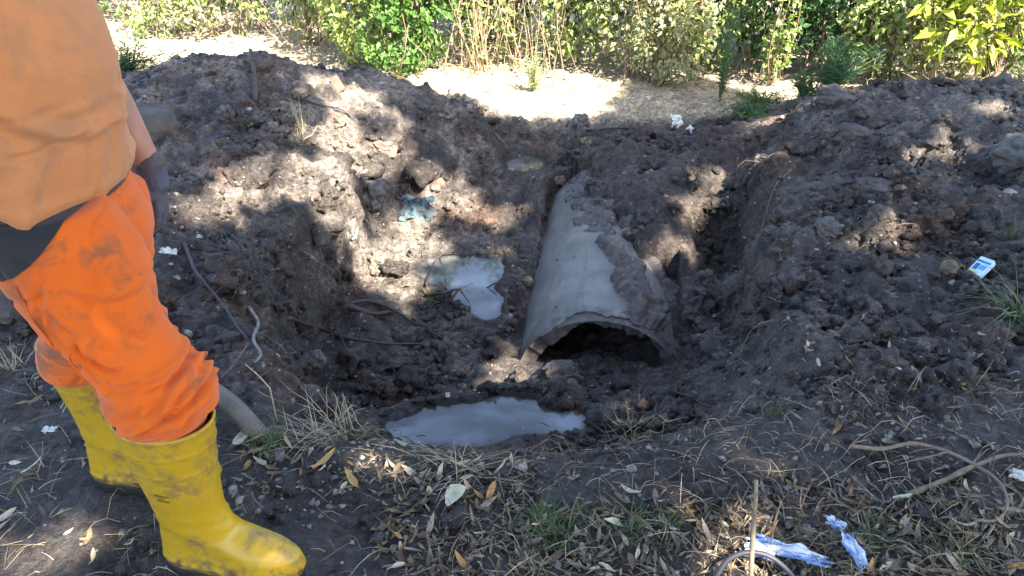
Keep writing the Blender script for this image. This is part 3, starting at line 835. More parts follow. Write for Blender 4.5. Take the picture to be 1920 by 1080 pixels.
# belt and small fabric tag
bz = np.linspace(0, 2 * np.pi, 64)
Vb = []
for a_ in bz[:-1]:
    for (dr, dz) in ((0, -.018), (.004, -.018), (.004, .018), (0, .018)):
        Vb.append((.012 + (.152 + dr) * math.cos(a_), (.190 + dr) * math.sin(a_), .958 + dz))
nb = 63; ib = np.arange(nb * 4).reshape(nb, 4); ib2 = np.roll(ib, -1, 0)
mesh_np('belt', np.array(Vb), np.concatenate([np.stack([ib[:, k], ib2[:, k], ib2[:, (k + 1) % 4], ib[:, (k + 1) % 4]], -1) for k in range(4)]), M_BELT, worker, False)
tg = on_side(.145, .535, .002)
bm_ = [(0,0,0),(.010,0,0),(.010,0,.024),(0,0,.024),(0,-.003,0),(.010,-.003,0),(.010,-.003,.024),(0,-.003,.024)]
mesh_np('fabric_tag', np.array(bm_) + tg, np.array([[0,1,2,3],[4,7,6,5],[0,4,5,1],[1,5,6,2],[2,6,7,3],[3,7,4,0]]), plain('tag_cloth', (.10, .05, .10), .8, .3, 200, 0), trousers, False)['label'] = 'tiny dark purple side tag'

# --- shirt
tor = [(-.004,0,.905,.172,.222),(-.004,0,.925,.176,.224),(.0,0,.97,.176,.220),(.008,0,1.04,.174,.212),(.012,0,1.12,.182,.208),(.012,0,1.19,.184,.206),(.004,0,1.28,.172,.206),(-.01,0,1.36,.146,.204),(-.02,0,1.43,.105,.185),(-.02,0,1.47,.078,.11),(-.015,0,1.492,.066,.075)]
V, Nn, F = voxel([loft(ringspline(tor, 60), 48),
    limb([(-.03,.14,1.41),(-.03,.215,1.33),(-.02,.262,1.22),(-.012,.272,1.165)], [.080,.076,.070,.068], 24, 20),
    limb([(-.03,-.14,1.41),(-.10,-.215,1.34),(-.19,-.255,1.27),(-.225,-.262,1.24)], [.082,.080,.074,.072], 24, 20)], .0075, 8)
zz_ = V[:, 2]
side = (V[:, 1] < .05)
sk = np.stack([V[:, 0] * .8 + V[:, 2] * .55, V[:, 1] * .7, V[:, 2] - .35 * V[:, 0]], -1)
d = .011 * pn(V * np.array([5, 5, 3.2]), 121) + .004 * ridge(sk * np.array([3.2, 3, 7.5]), 122) * sstep(.98, 1.1, zz_) \
    + .006 * ridge(np.stack([V[:, 0] + .3 * V[:, 2], V[:, 1], V[:, 2] * .5], -1) * np.array([11, 9, 3]), 123) * sstep(1.12, .98, zz_)
fx_ = sstep(-.06, .06, V[:, 0])
line = V[:, 2] - (1.285 - .95 * V[:, 0] - 1.5 * np.clip(V[:, 0] - .09, 0, 1) ** 1.5)   # the fold running down over the belly
d += (.012 * np.exp(-(line / .022) ** 2) - .009 * np.exp(-((line + .042) / .022) ** 2)) * side * fx_
line2 = V[:, 2] - (1.17 + .25 * V[:, 0])
d += (.006 * np.exp(-(line2 / .02) ** 2) - .005 * np.exp(-((line2 - .04) / .02) ** 2)) * side * sstep(.02, -.10, V[:, 0])
wr = np.clip(ridge(np.stack([V[:, 0] * .9 + V[:, 2] * .8, V[:, 1], V[:, 2] * .9 - .7 * V[:, 0]], -1) * np.array([3.0, 3, 12]) + pn(V * 4, 125)[:, None] * .5, 124), 0, 1) ** 3
wr2 = np.clip(ridge(np.stack([V[:, 0] - V[:, 2] * .25, V[:, 1], V[:, 2] * .6], -1) * np.array([13, 8, 3.5]) + pn(V * 5, 126)[:, None] * .5, 127), 0, 1) ** 3
d += folds(V, [(90,72,236,205,.011,.012),(175,78,238,150,.009,.010),(0,60,110,85,.006,.012),(188,262,218,345,.010,.008),(222,262,236,335,.009,.006),(150,330,232,300,.007,.009),(40,250,150,330,.006,.014),(60,150,170,215,.006,.013),(10,330,90,300,.006,.010),(120,20,185,60,.006,.010)], 1.22)
d -= .006 * creases(sk, np.array([3, 3, 6.5]), 135, .05) * sstep(-.1, .3, pn(V * 3.7, 136))
d += .006 * wr * sstep(-.35, .25, pn(V * 3.1, 128)) + .009 * wr2 * sstep(1.2, 1.0, zz_) * sstep(-.3, .3, pn(V * 2.7, 129))
d += .0035 * np.exp(-((zz_ - .928) / .007) ** 2) - .003 * np.exp(-((zz_ - .945) / .004) ** 2)
hem = V[:, 0] - (.12 + .25 * (V[:, 2] - .98))                        # upright folds near the front of the hem
d += .012 * np.exp(-(hem / .012) ** 2) * sstep(1.06, .98, zz_) * side - .008 * np.exp(-((hem + .035) / .016) ** 2) * sstep(1.06, .98, zz_) * side
V = V + Nn * d[:, None]
V[:, 2] += (.098 - .06 * V[:, 1]) * sstep(1.16, .92, V[:, 2]) * (1 - .55 * sstep(-.03, .14, V[:, 0]))
shirt = mesh_np('shirt', V, F, M_SHIRT, worker)

# --- gloves
def glove(name, wrist, M3):
    loc = [limb([(0,0,.045),(0,0,.02),(.002,0,-.01)], [.040,.037,.036], 12),
           ]
    palm = []
    for kx, ky in ((.030,-.003),(.012,.004),(-.008,.006),(-.024,.004)):
        palm.append(limb([(kx * .55, ky * .4, .0), (kx, ky, -.085)], [.020, .0130], 8))
    fg = [((.036,-.004,-.085),.078,.0098,.18),((.013,.005,-.090),.086,.0100,.04),((-.010,.008,-.087),.080,.0095,-.08),((-.032,.005,-.078),.064,.0088,-.2)]
    fin = []
    for (b, Lf, r, sp) in fg:
        b = np.array(b); p = [b + np.array([0, 0, .012]), b]
        cu = {.18: .55, .04: .75, -.08: 1.0, -.2: 1.1}[sp]
        for f, dr in ((.45, (.02 + sp * .5, -.12 - .3 * cu, -1)), (.32, (sp * .2, -.25 - .7 * cu, -.9 + .4 * cu)), (.23, (-.05, -.4 - .7 * cu, -.75 + .95 * cu))):
            dr = np.array(dr, float); dr /= np.linalg.norm(dr); p.append(p[-1] + dr * Lf * f)
        fin.append(limb(p, [r * 1.1, r * 1.08, r * 1.02, r * .95, r * .82], 16, 12))
    th = limb([(.020,-.008,-.022),(.044,-.026,-.045),(.052,-.046,-.072),(.046,-.060,-.094)], [.017,.0145,.0125,.0105], 16, 12)
    V, Nn, F = voxel(loc + palm + fin + [th], .0028, 2)
    V = V + Nn * (.0016 * ridge(V * 60, 131))[:, None]
    V = (V * .82) @ np.array(M3).T + np.array(wrist)
    g = mesh_np(name, V, F, M_GLOVE, worker)
    Vc_, Fc_ = tube(np.array([(0, 0, .030), (0, 0, .048)]), [.0405, .0425], 24, False)
    oc = mesh_np('cuff', (Vc_ * .82) @ np.array(M3).T + np.array(wrist), Fc_, M_GLOVE, g)
    return g
Rz = np.array(Matrix.Rotation(R(-72), 3, 'Z'))
glove('glove', (.080, .28, .838), Rz)['label'] = 'grey blue work glove on the hanging hand'
Rr = np.array(Matrix.Rotation(R(75), 3, 'X') @ Matrix.Rotation(R(160), 3, 'Z'))
glove('glove', (-.235, -.10, 1.005), Rr)

# --- rubber boots
bz_ = np.concatenate([np.linspace(0, .135, 55), np.linspace(.14, .425, 60)])
XF = np.interp(bz_, [0,.02,.045,.065,.078,.088,.097,.108,.122,.14,.165,.2,.28,.36,.425], [.300,.309,.311,.304,.288,.264,.238,.212,.190,.175,.164,.158,.165,.177,.185])
XB = np.interp(bz_, [0,.02,.05,.1,.14,.2,.28,.36,.425], [.0,-.005,-.004,.004,.012,.008,-.004,-.012,-.015])
HW = np.interp(bz_, [0,.03,.06,.09,.11,.14,.2,.28,.36,.425], [.050,.054,.053,.049,.046,.043,.048,.060,.071,.075])
for arr in (XF, XB, HW):
    for _ in range(3): arr[1:-1] = (arr[:-2] + 2 * arr[1:-1] + arr[2:]) / 4
footness = sstep(.16, .07, bz_)
ba = np.linspace(0, 2 * np.pi, 72, endpoint=False)
def boot_ring(k, grow=0.0):
    xb, xf, hw, f = XB[k] - grow, XF[k] + grow, HW[k] + grow, footness[k]
    u = .5 + .5 * np.cos(ba)
    prof = np.interp(u, [0,.12,.3,.5,.72,.9,1], [.86,.84,.76,.80,1.0,.94,.85])
    prof = 1 * (1 - f) + prof * f
    yy = hw * prof * np.sign(np.sin(ba)) * np.abs(np.sin(ba)) ** (.82 * f + 1.0 * (1 - f))
    cy = .010 * f * np.clip(u - .5, 0, 1)
    return np.stack([xb + (xf - xb) * u, yy + cy, np.full(72, bz_[k])], -1)
def make_boot(pos, rz, mark):
    b = empty('boot_tmp'); 
    V = np.concatenate([boot_ring(k) for k in range(len(bz_))])
    # flex creases at the ankle, soft dents on the shaft, raised bands below the rim
    cz = V[:, 2]
    ctr = np.stack([np.full(len(V), .08), np.zeros(len(V)), cz], -1)
    out = V - ctr; out /= np.linalg.norm(out, axis=1)[:, None] + 1e-9
    dd = .0035 * ridge(V * np.array([9, 9, 26]), 141) * np.exp(-((cz - .15) / .05) ** 2) + .004 * pn(V * 7 + mark, 142) * sstep(.1, .2, cz)
    for zb, a in ((.372, .0022), (.318, .0018), (.418, .003)): dd += a * np.exp(-((cz - zb) / .0032) ** 2)
    dd += .003 * np.exp(-((cz - .034) / .006) ** 2)
    V = V + out * dd[:, None]
    n = len(bz_); m = np.arange(n * 72).reshape(n, 72); m2 = np.roll(m, -1, 1)
    Q = np.stack([m[:-1], m2[:-1], m2[1:], m[1:]], -1).reshape(-1, 4)
    inner = []
    for k in range(n - 1, n - 24, -1): inner.append(boot_ring(k, -.004))
    Vi_ = np.concatenate(inner); ni = len(inner)
    mi = np.arange(ni * 72).reshape(ni, 72) + n * 72; mi2 = np.roll(mi, -1, 1)
    Qi = np.stack([mi[:-1], mi2[:-1], mi2[1:], mi[1:]], -1).reshape(-1, 4)
    lip = np.stack([m[-1], m2[-1], mi2[0], mi[0]], -1)
    Vall = np.concatenate([V, Vi_])
    ca, sa = math.cos(rz), math.sin(rz)
    Rm = np.array([[ca, -sa, 0], [sa, ca, 0], [0, 0, 1]])
    tf = lambda A: A @ Rm.T + np.array(pos)
    bpy.data.objects.remove(b)
    o = mesh_np('rubber_boot', Vall, np.concatenate([Q, Qi, lip]), M_BOOT, worker)
    o.location = pos; o.rotation_euler = (0, 0, rz); o.scale = (1.1, 1.1, 1.10)
    # sole with cleats
    sv = []
    for z_, g in ((-.014, .0), (-.012, .004), (.010, .005), (.016, .0035), (.017, -.004)):
        r = boot_ring(0, g); r[:, 2] = z_; sv.append(r)
    sv = np.concatenate(sv); ms = np.arange(5 * 72).reshape(5, 72); ms2 = np.roll(ms, -1, 1)
    Qs = np.stack([ms[:-1], ms2[:-1], ms2[1:], ms[1:]], -1).reshape(-1, 4)
    sv = np.concatenate([sv, [[.15, 0, -.014]]])
    Ts = np.stack([np.full(72, 360), ms2[0], ms[0]], -1)
    saw = (np.arange(72) % 4 < 2) * .003
    sv[72:144, :2] += (boot_ring(0, 1.0) - boot_ring(0, 0.0))[:, :2] * saw[:, None]
    mesh_np('sole', sv, [Qs, Ts], M_SOLE, o)
    return o, V
boot_n, BV = make_boot((.118, -.103, .014), R(-2), 0.0)
boot_f, _ = make_boot((-.205, .125, .014), R(4), 3.7)
# faint printed stamp on the outer shaft of the nearer boot
btree = BVHTree.FromPolygons([Vector(v) for v in BV], [[k * 72 + j, k * 72 + (j + 1) % 72, (k + 1) * 72 + (j + 1) % 72, (k + 1) * 72 + j] for k in range(len(bz_) - 1) for j in range(72)])
st = []
for row, (z_, cells) in enumerate([(.262, [0,1,2,3,4,5,6]), (.254, [2,3.4]), (.246, [0.3,1.2,2.2,3.4,4.4,5.3])]):
    for cidx in cells:
        x0 = .060 + cidx * .0046
        q4 = []
        for (dx, dz) in ((0, 0), (.0034, 0), (.0034, .0048), (0, .0048)):
            h = btree.ray_cast(Vector((x0 + dx, -.3, z_ + dz)), Vector((0, 1, 0)))
            q4.append(np.array(h[0]) + np.array([0, -.0008, 0]))
        st.append((np.array(q4), [np.array([[0, 1, 2, 3]], dtype=np.int32)]))
mesh_np('printed_stamp', *join(st), plain('stamp_ink', (.10, .065, .015), .7, .5, 300, 0), boot_n, False)

# ================================================================ LOOSE SOIL, STONES, ROOTS, LITTER
def soil_attrs(o, col, wv):
    a = o.data.attributes.new('soil', 'FLOAT_COLOR', 'POINT')
    a.data.foreach_set('color', np.concatenate([col, np.ones((len(col), 1))], 1).astype(np.float32).ravel())
    a = o.data.attributes.new('wetness', 'FLOAT', 'POINT'); a.data.foreach_set('value', np.asarray(wv, dtype=np.float32))
def ground_col(x, y):
    k = _iy(y) * nx + _ix(x); return colr[k], wetness[k]
def in_water(x, y, lim=1.15):
    m = np.zeros(len(x), bool)
    for p in PUDDLES: m |= pud_d(p, x, y) < lim
    return m
def on_pipe(x, y, extra=0.0):
    s = (x - PIPE_M[0]) * PIPE_D[0] + (y - PIPE_M[1]) * PIPE_D[1]; t_ = (x - PIPE_M[0]) * PIPE_N[0] + (y - PIPE_M[1]) * PIPE_N[1]
    return (s > -.1) & (s < np.where(t_ < -.1, 1.15, .65)) & (np.abs(t_) < PIPE_R + .03 + extra)
def near_feet(x, y, r=.2):
    return (np.hypot(x + .66, (y - 1.31) * 1.8) < r) | (np.hypot(x + 1.02, (y - 1.53) * 1.8) < r)
def lumps(n, size, ylo, yhi, wfun, seed, flat=.75, sub=1):
    """n rough lumps resting in the soil: V, F, colour, wetness"""
    y = ylo * (yhi / ylo) ** rng.random(n * 4)
    x = rng.uniform(-.78, .78, n * 4) * y * 1.0
    pr = wfun(x, y); ok = (rng.random(n * 4) < pr) & ~in_water(x, y) & ~on_pipe(x, y) & ~near_feet(x, y, .22)
    x, y = x[ok][:n], y[ok][:n]; n = len(x)
    z = surf(x, y); r = size(n)
    v0, f0 = icosphere(sub)
    A = rand_unit(n); 
    st = np.stack([rng.uniform(.75, 1.3, n), rng.uniform(.75, 1.3, n), rng.uniform(.55, 1.0, n) * flat / .75], -1)
    V = v0[None] * st[:, None, :]
    off = rng.uniform(-50, 50, (n, 1, 3))
    nz = pn((v0[None] * 1.5 + off).reshape(-1, 3), seed).reshape(n, -1) * .8 + (.3 - np.abs(pn((v0[None] * 2.6 + off).reshape(-1, 3), seed + 1).reshape(n, -1))) * .9
    V = V * (1 + nz)[:, :, None]
    ang = rng.uniform(0, 6.28, n); ca, sa = np.cos(ang), np.sin(ang)
    V = np.stack([V[:, :, 0] * ca[:, None] - V[:, :, 1] * sa[:, None], V[:, :, 0] * sa[:, None] + V[:, :, 1] * ca[:, None], V[:, :, 2]], -1)
    V = V * r[:, None, None] + np.stack([x, y, z - r * .16], -1)[:, None, :]
    F = (f0[None] + (np.arange(n) * len(v0))[:, None, None]).reshape(-1, 3)
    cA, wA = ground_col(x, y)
    cA = cA * rng.uniform(.65, 1.5, (n, 1))
    return V.reshape(-1, 3), F, np.repeat(cA, len(v0), 0), np.repeat(wA, len(v0), 0)
slope_w = lambda x, y: np.clip(.15 + .85 * sstep(1.75, 2.15, y), 0, 1) * (.12 + .88 * sstep(-.15, .35, fbm(P3(x, y) * 2.1, 3, 37))) * (1 - .85 * sstep(5.1, 5.5, y))
a_ = lumps(7500, lambda n: np.exp(rng.normal(-4.5, .40, n)), 1.0, 6.2, slope_w, 151)
b_ = lumps(620, lambda n: np.clip(np.exp(rng.normal(-3.5, .42, n)), .015, .09), 1.9, 5.6, lambda x, y: sstep(1.9, 2.4, y) * (1 - sstep(4.9, 5.2, y)) * (.1 + .9 * sstep(-.1, .35, fbm(P3(x, y) * 2.1, 3, 37))), 161, .75, 2)
V = np.concatenate([a_[0], b_[0]]); F = np.concatenate([a_[1], b_[1] + len(a_[0])])
o = mesh_np('soil_clods', V, F, M_SOIL)
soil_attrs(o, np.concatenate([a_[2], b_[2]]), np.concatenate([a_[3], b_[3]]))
tag(o, 'loose dark clods and crumbs of dug soil strewn over the banks', 'soil', kind='stuff')

t = NT('pebble'); g = t.n('NewGeometry')
cc = t.ramp(g.outputs['Random Per Island'], [(0, (.10, .09, .08)), (.35, (.20, .18, .155)), (.7, (.25, .23, .20)), (.9, (.20, .14, .09)), (1, (.40, .38, .35))])
t.set(Base_Color=t.mix(1.0, cc, t.ramp(t.noise(40, 4), [(.3, .6), (.7, 1.15)]), 'MULTIPLY'), Roughness=.6); t.bump(t.noise(80, 3), .3, .003); M_PEB = t.m
V, F, _, _ = lumps(2600, lambda n: np.exp(rng.normal(-5.35, .45, n)), 1.0, 5.6, lambda x, y: np.clip(.25 + .9 * sstep(-.1, .5, pn(P3(x, y) * 2.2, 171) + .1), 0, 1), 172)
tag(mesh_np('pebbles', V, F, M_PEB), 'small pale pebbles scattered through the dug soil', 'pebbles', kind='stuff')

# --- single stones
def stone_mesh(r, st, seed, sub=4, rough=.5):
    v, f = icosphere(sub)
    sh = 1 + rough * pn(v * 1.3 + seed * 7.7, 181) + rough * .4 * pn(v * 3.1 + seed, 182) + .16 * (.3 - np.abs(pn(v * 5 + seed, 183))) + .05 * pn(v * 13 + seed, 184)
    v = v * sh[:, None]
    v = np.sign(v) * np.abs(v) ** .92
    return v * np.array(st) * r, f
def stone_mat(name, col):
    t = NT(name); n1 = t.noise(20, 6, .65); n2 = t.noise(7, 5, .65); oi = t.n('ObjectInfo')
    cc = t.mix(1.0, col, t.ramp(n1, [(.25, .5), (.75, 1.3)]), 'MULTIPLY')
    cc = t.mix(t.ramp(n2, [(.40, .9), (.60, .1)]), cc, (.05, .041, .036))
    t.set(Base_Color=cc, Roughness=.8); t.bump(n1, .9, .012); return t.m
SM = {k: stone_mat('stone_' + k, c_) for k, c_ in dict(grey=(.12, .115, .11), dark=(.06, .053, .05), tan=(.30, .215, .14), red=(.24, .11, .07), pale=(.24, .225, .20), mud=(.075, .064, .057), ochre=(.35, .27, .13)).items()}
STONES = [
 (1906,300,.115,(1.1,.9,.75),'grey','large grey boulder bedded high on the spoil beyond the blue packet'),
 (8,568,.085,(1.2,.8,.6),'dark','smooth dark stone lying beside the ribbed hose'),
 (1052,708,.070,(1.1,.8,.7),'mud','muddy stone lying in front of the pipe mouth'),
 (1062,742,.06,(1.0,.9,.65),'mud','mud caked stone at the far rim of the large puddle'),
 (1553,432,.065,(1.2,.9,.6),'grey','flat grey stone half sunk on the bank above the steep side'),
 (1562,192,.085,(1.2,.9,.7),'mud','big blocky clod crowning the spoil heap beside the feathery weed'),
 (566,176,.055,(1,.9,.8),'tan','tan stone in the sun on the dry heap'),
 (698,372,.085,(.9,.7,.9),'grey','grey slab leaning on the bank behind the teal rag'),
 (818,350,.050,(1,.9,.8),'red','reddish stone in the sun above the pit floor'),
 (724,285,.055,(1.2,.7,.8),'tan','yellowish stone poking out of the heap side'),
 (795,205,.06,(1.1,.9,.8),'dark','dark lump of tar on the heap shoulder'),
 (988,530,.026,(1,1,1),'ochre','small round yellowish stone lying against the pipe'),
 (1778,506,.032,(1,.9,.9),'tan','rounded tan stone beside the blue packet'),
 (592,682,.045,(1.2,.9,.8),'grey','grey stone set in the steep side under the root'),
 (1612,212,.06,(1.1,.8,.5),'mud','weathered stone on the upper spoil slope'),
 (1600,262,.08,(1.2,.8,.6),'mud','mud covered stone midway up the spoil slope'),
 (1640,355,.06,(1.3,.9,.5),'mud','low muddy stone on the spoil slope'),
 (1090,232,.07,(1.1,.8,.6),'grey','grey stone on the far rim of the pit'),
 (905,480,.035,(1,1,.8),'dark','dark lump standing in the branch puddle'),
 (1180,438,.03,(1.1,.9,.8),'tan','tan stone lodged in the mud on the pipe'),
 (1050,340,.032,(1,.8,.8),'tan','pale tan stone at the buried end of the pipe'),
 (630,228,.05,(1.3,.8,.7),'tan','tan stone below the red tile piece'),
 (1310,640,.035,(1,.8,.8),'pale','pale stone at the foot of the steep side beyond the pipe mouth'),
 (660,455,.05,(.7,.6,1.2),'pale','pale upright stone at the sunlit corner of the ledge'),
 (1545,610,.03,(1.1,.9,.7),'mud','small dark stone on the trodden bank'),
 (250,850,.02,(1,1,.7),'pale','small pale stone behind the standing worker'),
 (520,858,.022,(1.1,1,.7),'grey','small grey stone by the yellow boot toe'),
]
for k, (px, py, r, st, mk, lab) in enumerate(STONES):
    p = hit(px, py)
    v, f = stone_mesh(r, st, k)
    o = mesh_np('stone', v, f, SM[mk]); o.location = (p[0], p[1], max(p[2], surf1(p[0], p[1])) + r * st[2] * .25); o.rotation_euler = (random.uniform(-.3, .3), random.uniform(-.3, .3), random.uniform(0, 6))
    tag(o, lab, 'stone', 'stones in the dug soil')
# cut block of clay beside the worker
p = at(268, 262, z=.11)
v, f = icosphere(4)
v = np.sign(v) * np.abs(v) ** .42; v = v / np.abs(v).max()
v = v * np.array([.17, .15, .15]) + .012 * pn(v * 3, 191)[:, None] * v + .008 * pn(v * 9, 192)[:, None] * v
o = mesh_np('clay_block', v, f, plain('grey_clay', (.075, .062, .053), .8, .5, 18, .6, .008)); o.location = p; o.rotation_euler = (.05, .1, R(28))
tag(o, 'squared block of grey clay cut out beside the gloved hand', 'clay block')

# --- roots, branches, stalks
M_ROOT = plain('wet_root', (.050, .038, .034), .55, .5, 40, .5, .004)
M_TWIG = plain('dry_twig', (.20, .155, .11), .8, .45, 50, .4, .003)
M_STRAW = plain('dry_stalk', (.42, .34, .22), .75, .35, 60, .2, .002)
M_WHITE = plain('peeled_root', (.20, .185, .17), .7, .4, 40, .3, .003)
def strand(pts, r, n=40, wob=.006, seed=0, seg=7, taper=.45):
    p = spline(pts, n)
    p = p + np.stack([pn(p * 9 + seed, 201), pn(p * 9 + seed + 5, 202), pn(p * 9 + seed + 9, 203)], -1) * wob
    rr = r * np.linspace(1, taper, n) * (1 + .25 * pn(p * 30 + seed, 204))
    return tube(p, rr, seg)
def along(pxs, lift=.01):
    out = []
    for q_ in pxs:
        p = hit(q_[0], q_[1]); l = (q_[2] if len(q_) > 2 else lift) * 1.3
        out.append(p + np.array([0, -.3 * l, l]))
    return out
def root(name, pxs, r, mat, lab, cat, lift=.02, twigs=(), wob=.006, n=44, taper=.45, seg=7):
    parts = [strand(along(pxs, lift), r, n, wob, len(lab), seg, taper)]
    o = mesh_np(name, *parts[0], mat); 
    for tw in twigs: mesh_np('twig', *strand(along(tw, lift), r * .5, 18, wob, 3, 5, .3), mat, o)
    return tag(o, lab, cat)
root('root', [(478,588),(540,604),(600,622),(650,640),(720,650),(790,652)], .011, M_ROOT, 'thick dark root running out of the bank across the steep side', 'root', .02, [[(640,636),(660,672),(700,690)],[(700,648),(730,690),(745,708)]])
root('root', [(655,575),(690,570),(730,582),(780,612),(830,640)], .010, M_ROOT, 'thin dark root reaching down to the pit floor', 'root', .018)
root('root', [(655,580),(700,592),(735,590)], .016, M_ROOT, 'stubby black root end on the pit side', 'root', .015)
root('root', [(472,590),(488,620),(480,650),(495,676),(486,690)], .008, M_WHITE, 'pale peeled root hanging from the bank', 'root', .03, [], .004)
root('root', [(352,470),(372,520),(410,570),(440,610),(470,650)], .008, M_ROOT, 'gnarled dark root hanging behind the worker', 'root', .03)
root('dry_weed', [(420,722,.03),(445,710,.05),(478,686,.08)], .004, M_TWIG, 'grey twig sticking out behind the orange knee', 'stem', .03, [], .001)
root('branch', [(800,545),(808,515),(826,490),(850,482),(880,488)], .007, M_ROOT, 'forked dark branch drowned in the milky puddle', 'branch', .03, [[(826,490),(832,520),(838,545)],[(850,482),(862,470),(868,452)],[(808,515),(795,490),(790,470)]], .006, 40)
root('branch', [(800,560),(830,556),(862,548),(900,552),(930,538)], .008, M_ROOT, 'muddy branch lying across the puddle edge', 'branch', .02, [[(862,548),(880,575),(890,590)],[(900,552),(925,560)]])
root('root', [(1100,250),(1140,246),(1190,248),(1220,255),(1262,275),(1250,292),(1225,296),(1210,285)], .008, M_ROOT, 'looping dark root on the mud heap over the pipe', 'root', .02, [[(1190,248),(1230,240)]])
root('root', [(1590,848),(1650,850),(1710,842),(1770,856),(1820,880),(1862,910),(1880,950),(1862,982),(1820,985)], .0065, M_TWIG, 'long bent root looping over the leaf litter', 'root', .02, [[(1770,856),(1720,868),(1680,880)]], .004, 60)
root('branch', [(1700,935),(1770,905),(1820,880),(1870,862),(1935,858)], .009, M_TWIG, 'thick grey brown branch lying under the looping root', 'branch', .014, [[(1820,880),(1835,850)]], .004)
root('branch', [(1720,945),(1690,960),(1650,955)], .006, M_ROOT, 'short dark stick beside the grey brown branch', 'branch', .01)
root('root', [(1255,740),(1285,750),(1330,772)], .006, M_ROOT, 'short black root crossing the mud beyond the large puddle', 'root', .02)
root('root', [(1290,720),(1240,700),(1290,690)], .004, M_ROOT, 'thin root in the mud near the pipe mouth', 'root', .015)
root('root', [(1410,560),(1450,520),(1500,500),(1580,498)], .004, M_ROOT, 'thin root crossing the top of the steep side', 'root', .015)
root('root', [(1700,360),(1740,372),(1800,360)], .004, M_ROOT, 'thin root on the upper spoil slope', 'root', .012)
root('fallen_twig', [(1480,330),(1450,360),(1430,420),(1410,470)], .003, M_TWIG, 'fine pale twig hanging on the shaded bank', 'twig', .03)
root('root', [(560,190),(600,205),(640,212),(668,236)], .007, M_ROOT, 'dark root lying on the dry heap near the tan stone', 'root', .02)
root('wooden_stake', [(480,190,.0),(484,165,.06),(483,142,.12)], .016, M_ROOT, 'black broken stake standing in the dry heap', 'stake', .02, [], .004, 20, .6)
# upright stalk in the foreground, bent dry stem at the edge
g0 = hit(1408, 1095); 
V, F = strand([g0, g0 + [.002, .05, .10], g0 + [.006, .09, .17], g0 + [.009, .12, .22]], .0068, 30, .002, 4, 8, .8)
tag(mesh_np('dry_stalk', V, F, M_TWIG), 'thick upright pale stalk standing among the foil scraps', 'stalk')
g0 = hit(520, 792)
V, F = strand([g0, g0 + [.0, .0, .07], g0 + [-.001, .0, .135]], .0026, 20, .001, 1, 6, .9); V2, F2 = strand([g0 + [-.001, 0, .134], g0 + [-.030, .0, .185], g0 + [-.060, .0, .225]], .0024, 16, .001, 2, 6, .6)
tag(mesh_np('dry_weed', *join([(V, F), (V2, F2)]), M_STRAW), 'tall bent dry stem standing in front of the hanging roots', 'stem')
for k, (px, py, dx, dz) in enumerate([(1441,1040,.004,.16),(1448,1000,.01,.10),(1640,985,.05,.09),(1500,960,.02,.11),(1197,760,.0,.09),(965,806,.006,.05)]):
    g0 = hit(px, py)
    V, F = strand([g0, g0 + [dx * .4, .01, dz * .5], g0 + [dx, .015, dz]], .0020, 14, .002, k, 5, .5)
    tag(mesh_np('dry_weed', V, F, M_TWIG), 'thin dry stem sprouting from the near pit edge', 'stem', 'thin dry stems')

# --- ribbed hose behind the worker
hp = [at(-150,505,z=.09), at(20,521,z=.085), at(180,590,z=.07), at(330,690,z=.06), at(425,752,z=.055), at(478,806,z=.02), at(500,832,z=-.05)]
nh = 1500
pth = spline(hp, nh)
sarc = np.concatenate([[0], np.cumsum(np.linalg.norm(np.diff(pth, axis=0), axis=1))])
V, F = tube(pth, .027 + .0022 * np.abs(np.sin(sarc / .0085 * np.pi)), 18)
t = NT('hose_plastic'); t.set(Base_Color=t.mix(t.ramp(t.noise(9, 5), [(.4, 0), (.65, 1)]), (.15, .135, .105), (.075, .062, .05)), Roughness=.5); M_HOSE = t.m
tag(mesh_np('suction_hose', V, F, M_HOSE), 'ribbed grey brown suction hose lying on the ground behind the worker', 'hose')

# --- dark cable hoop in the foreground
cpt = [at(1340,1085,z=.01), at(1365,1050,z=.045), at(1400,1036,z=.06), at(1440,1042,z=.055), at(1475,1068,z=.035), at(1500,1100,z=.01)]
V, F = tube(spline(cpt, 40), .0065, 10)
tag(mesh_np('cable', V, F, plain('cable_rubber', (.035, .037, .05), .5, .3, 30, .1)), 'dark cable arching over the foil scraps', 'cable')

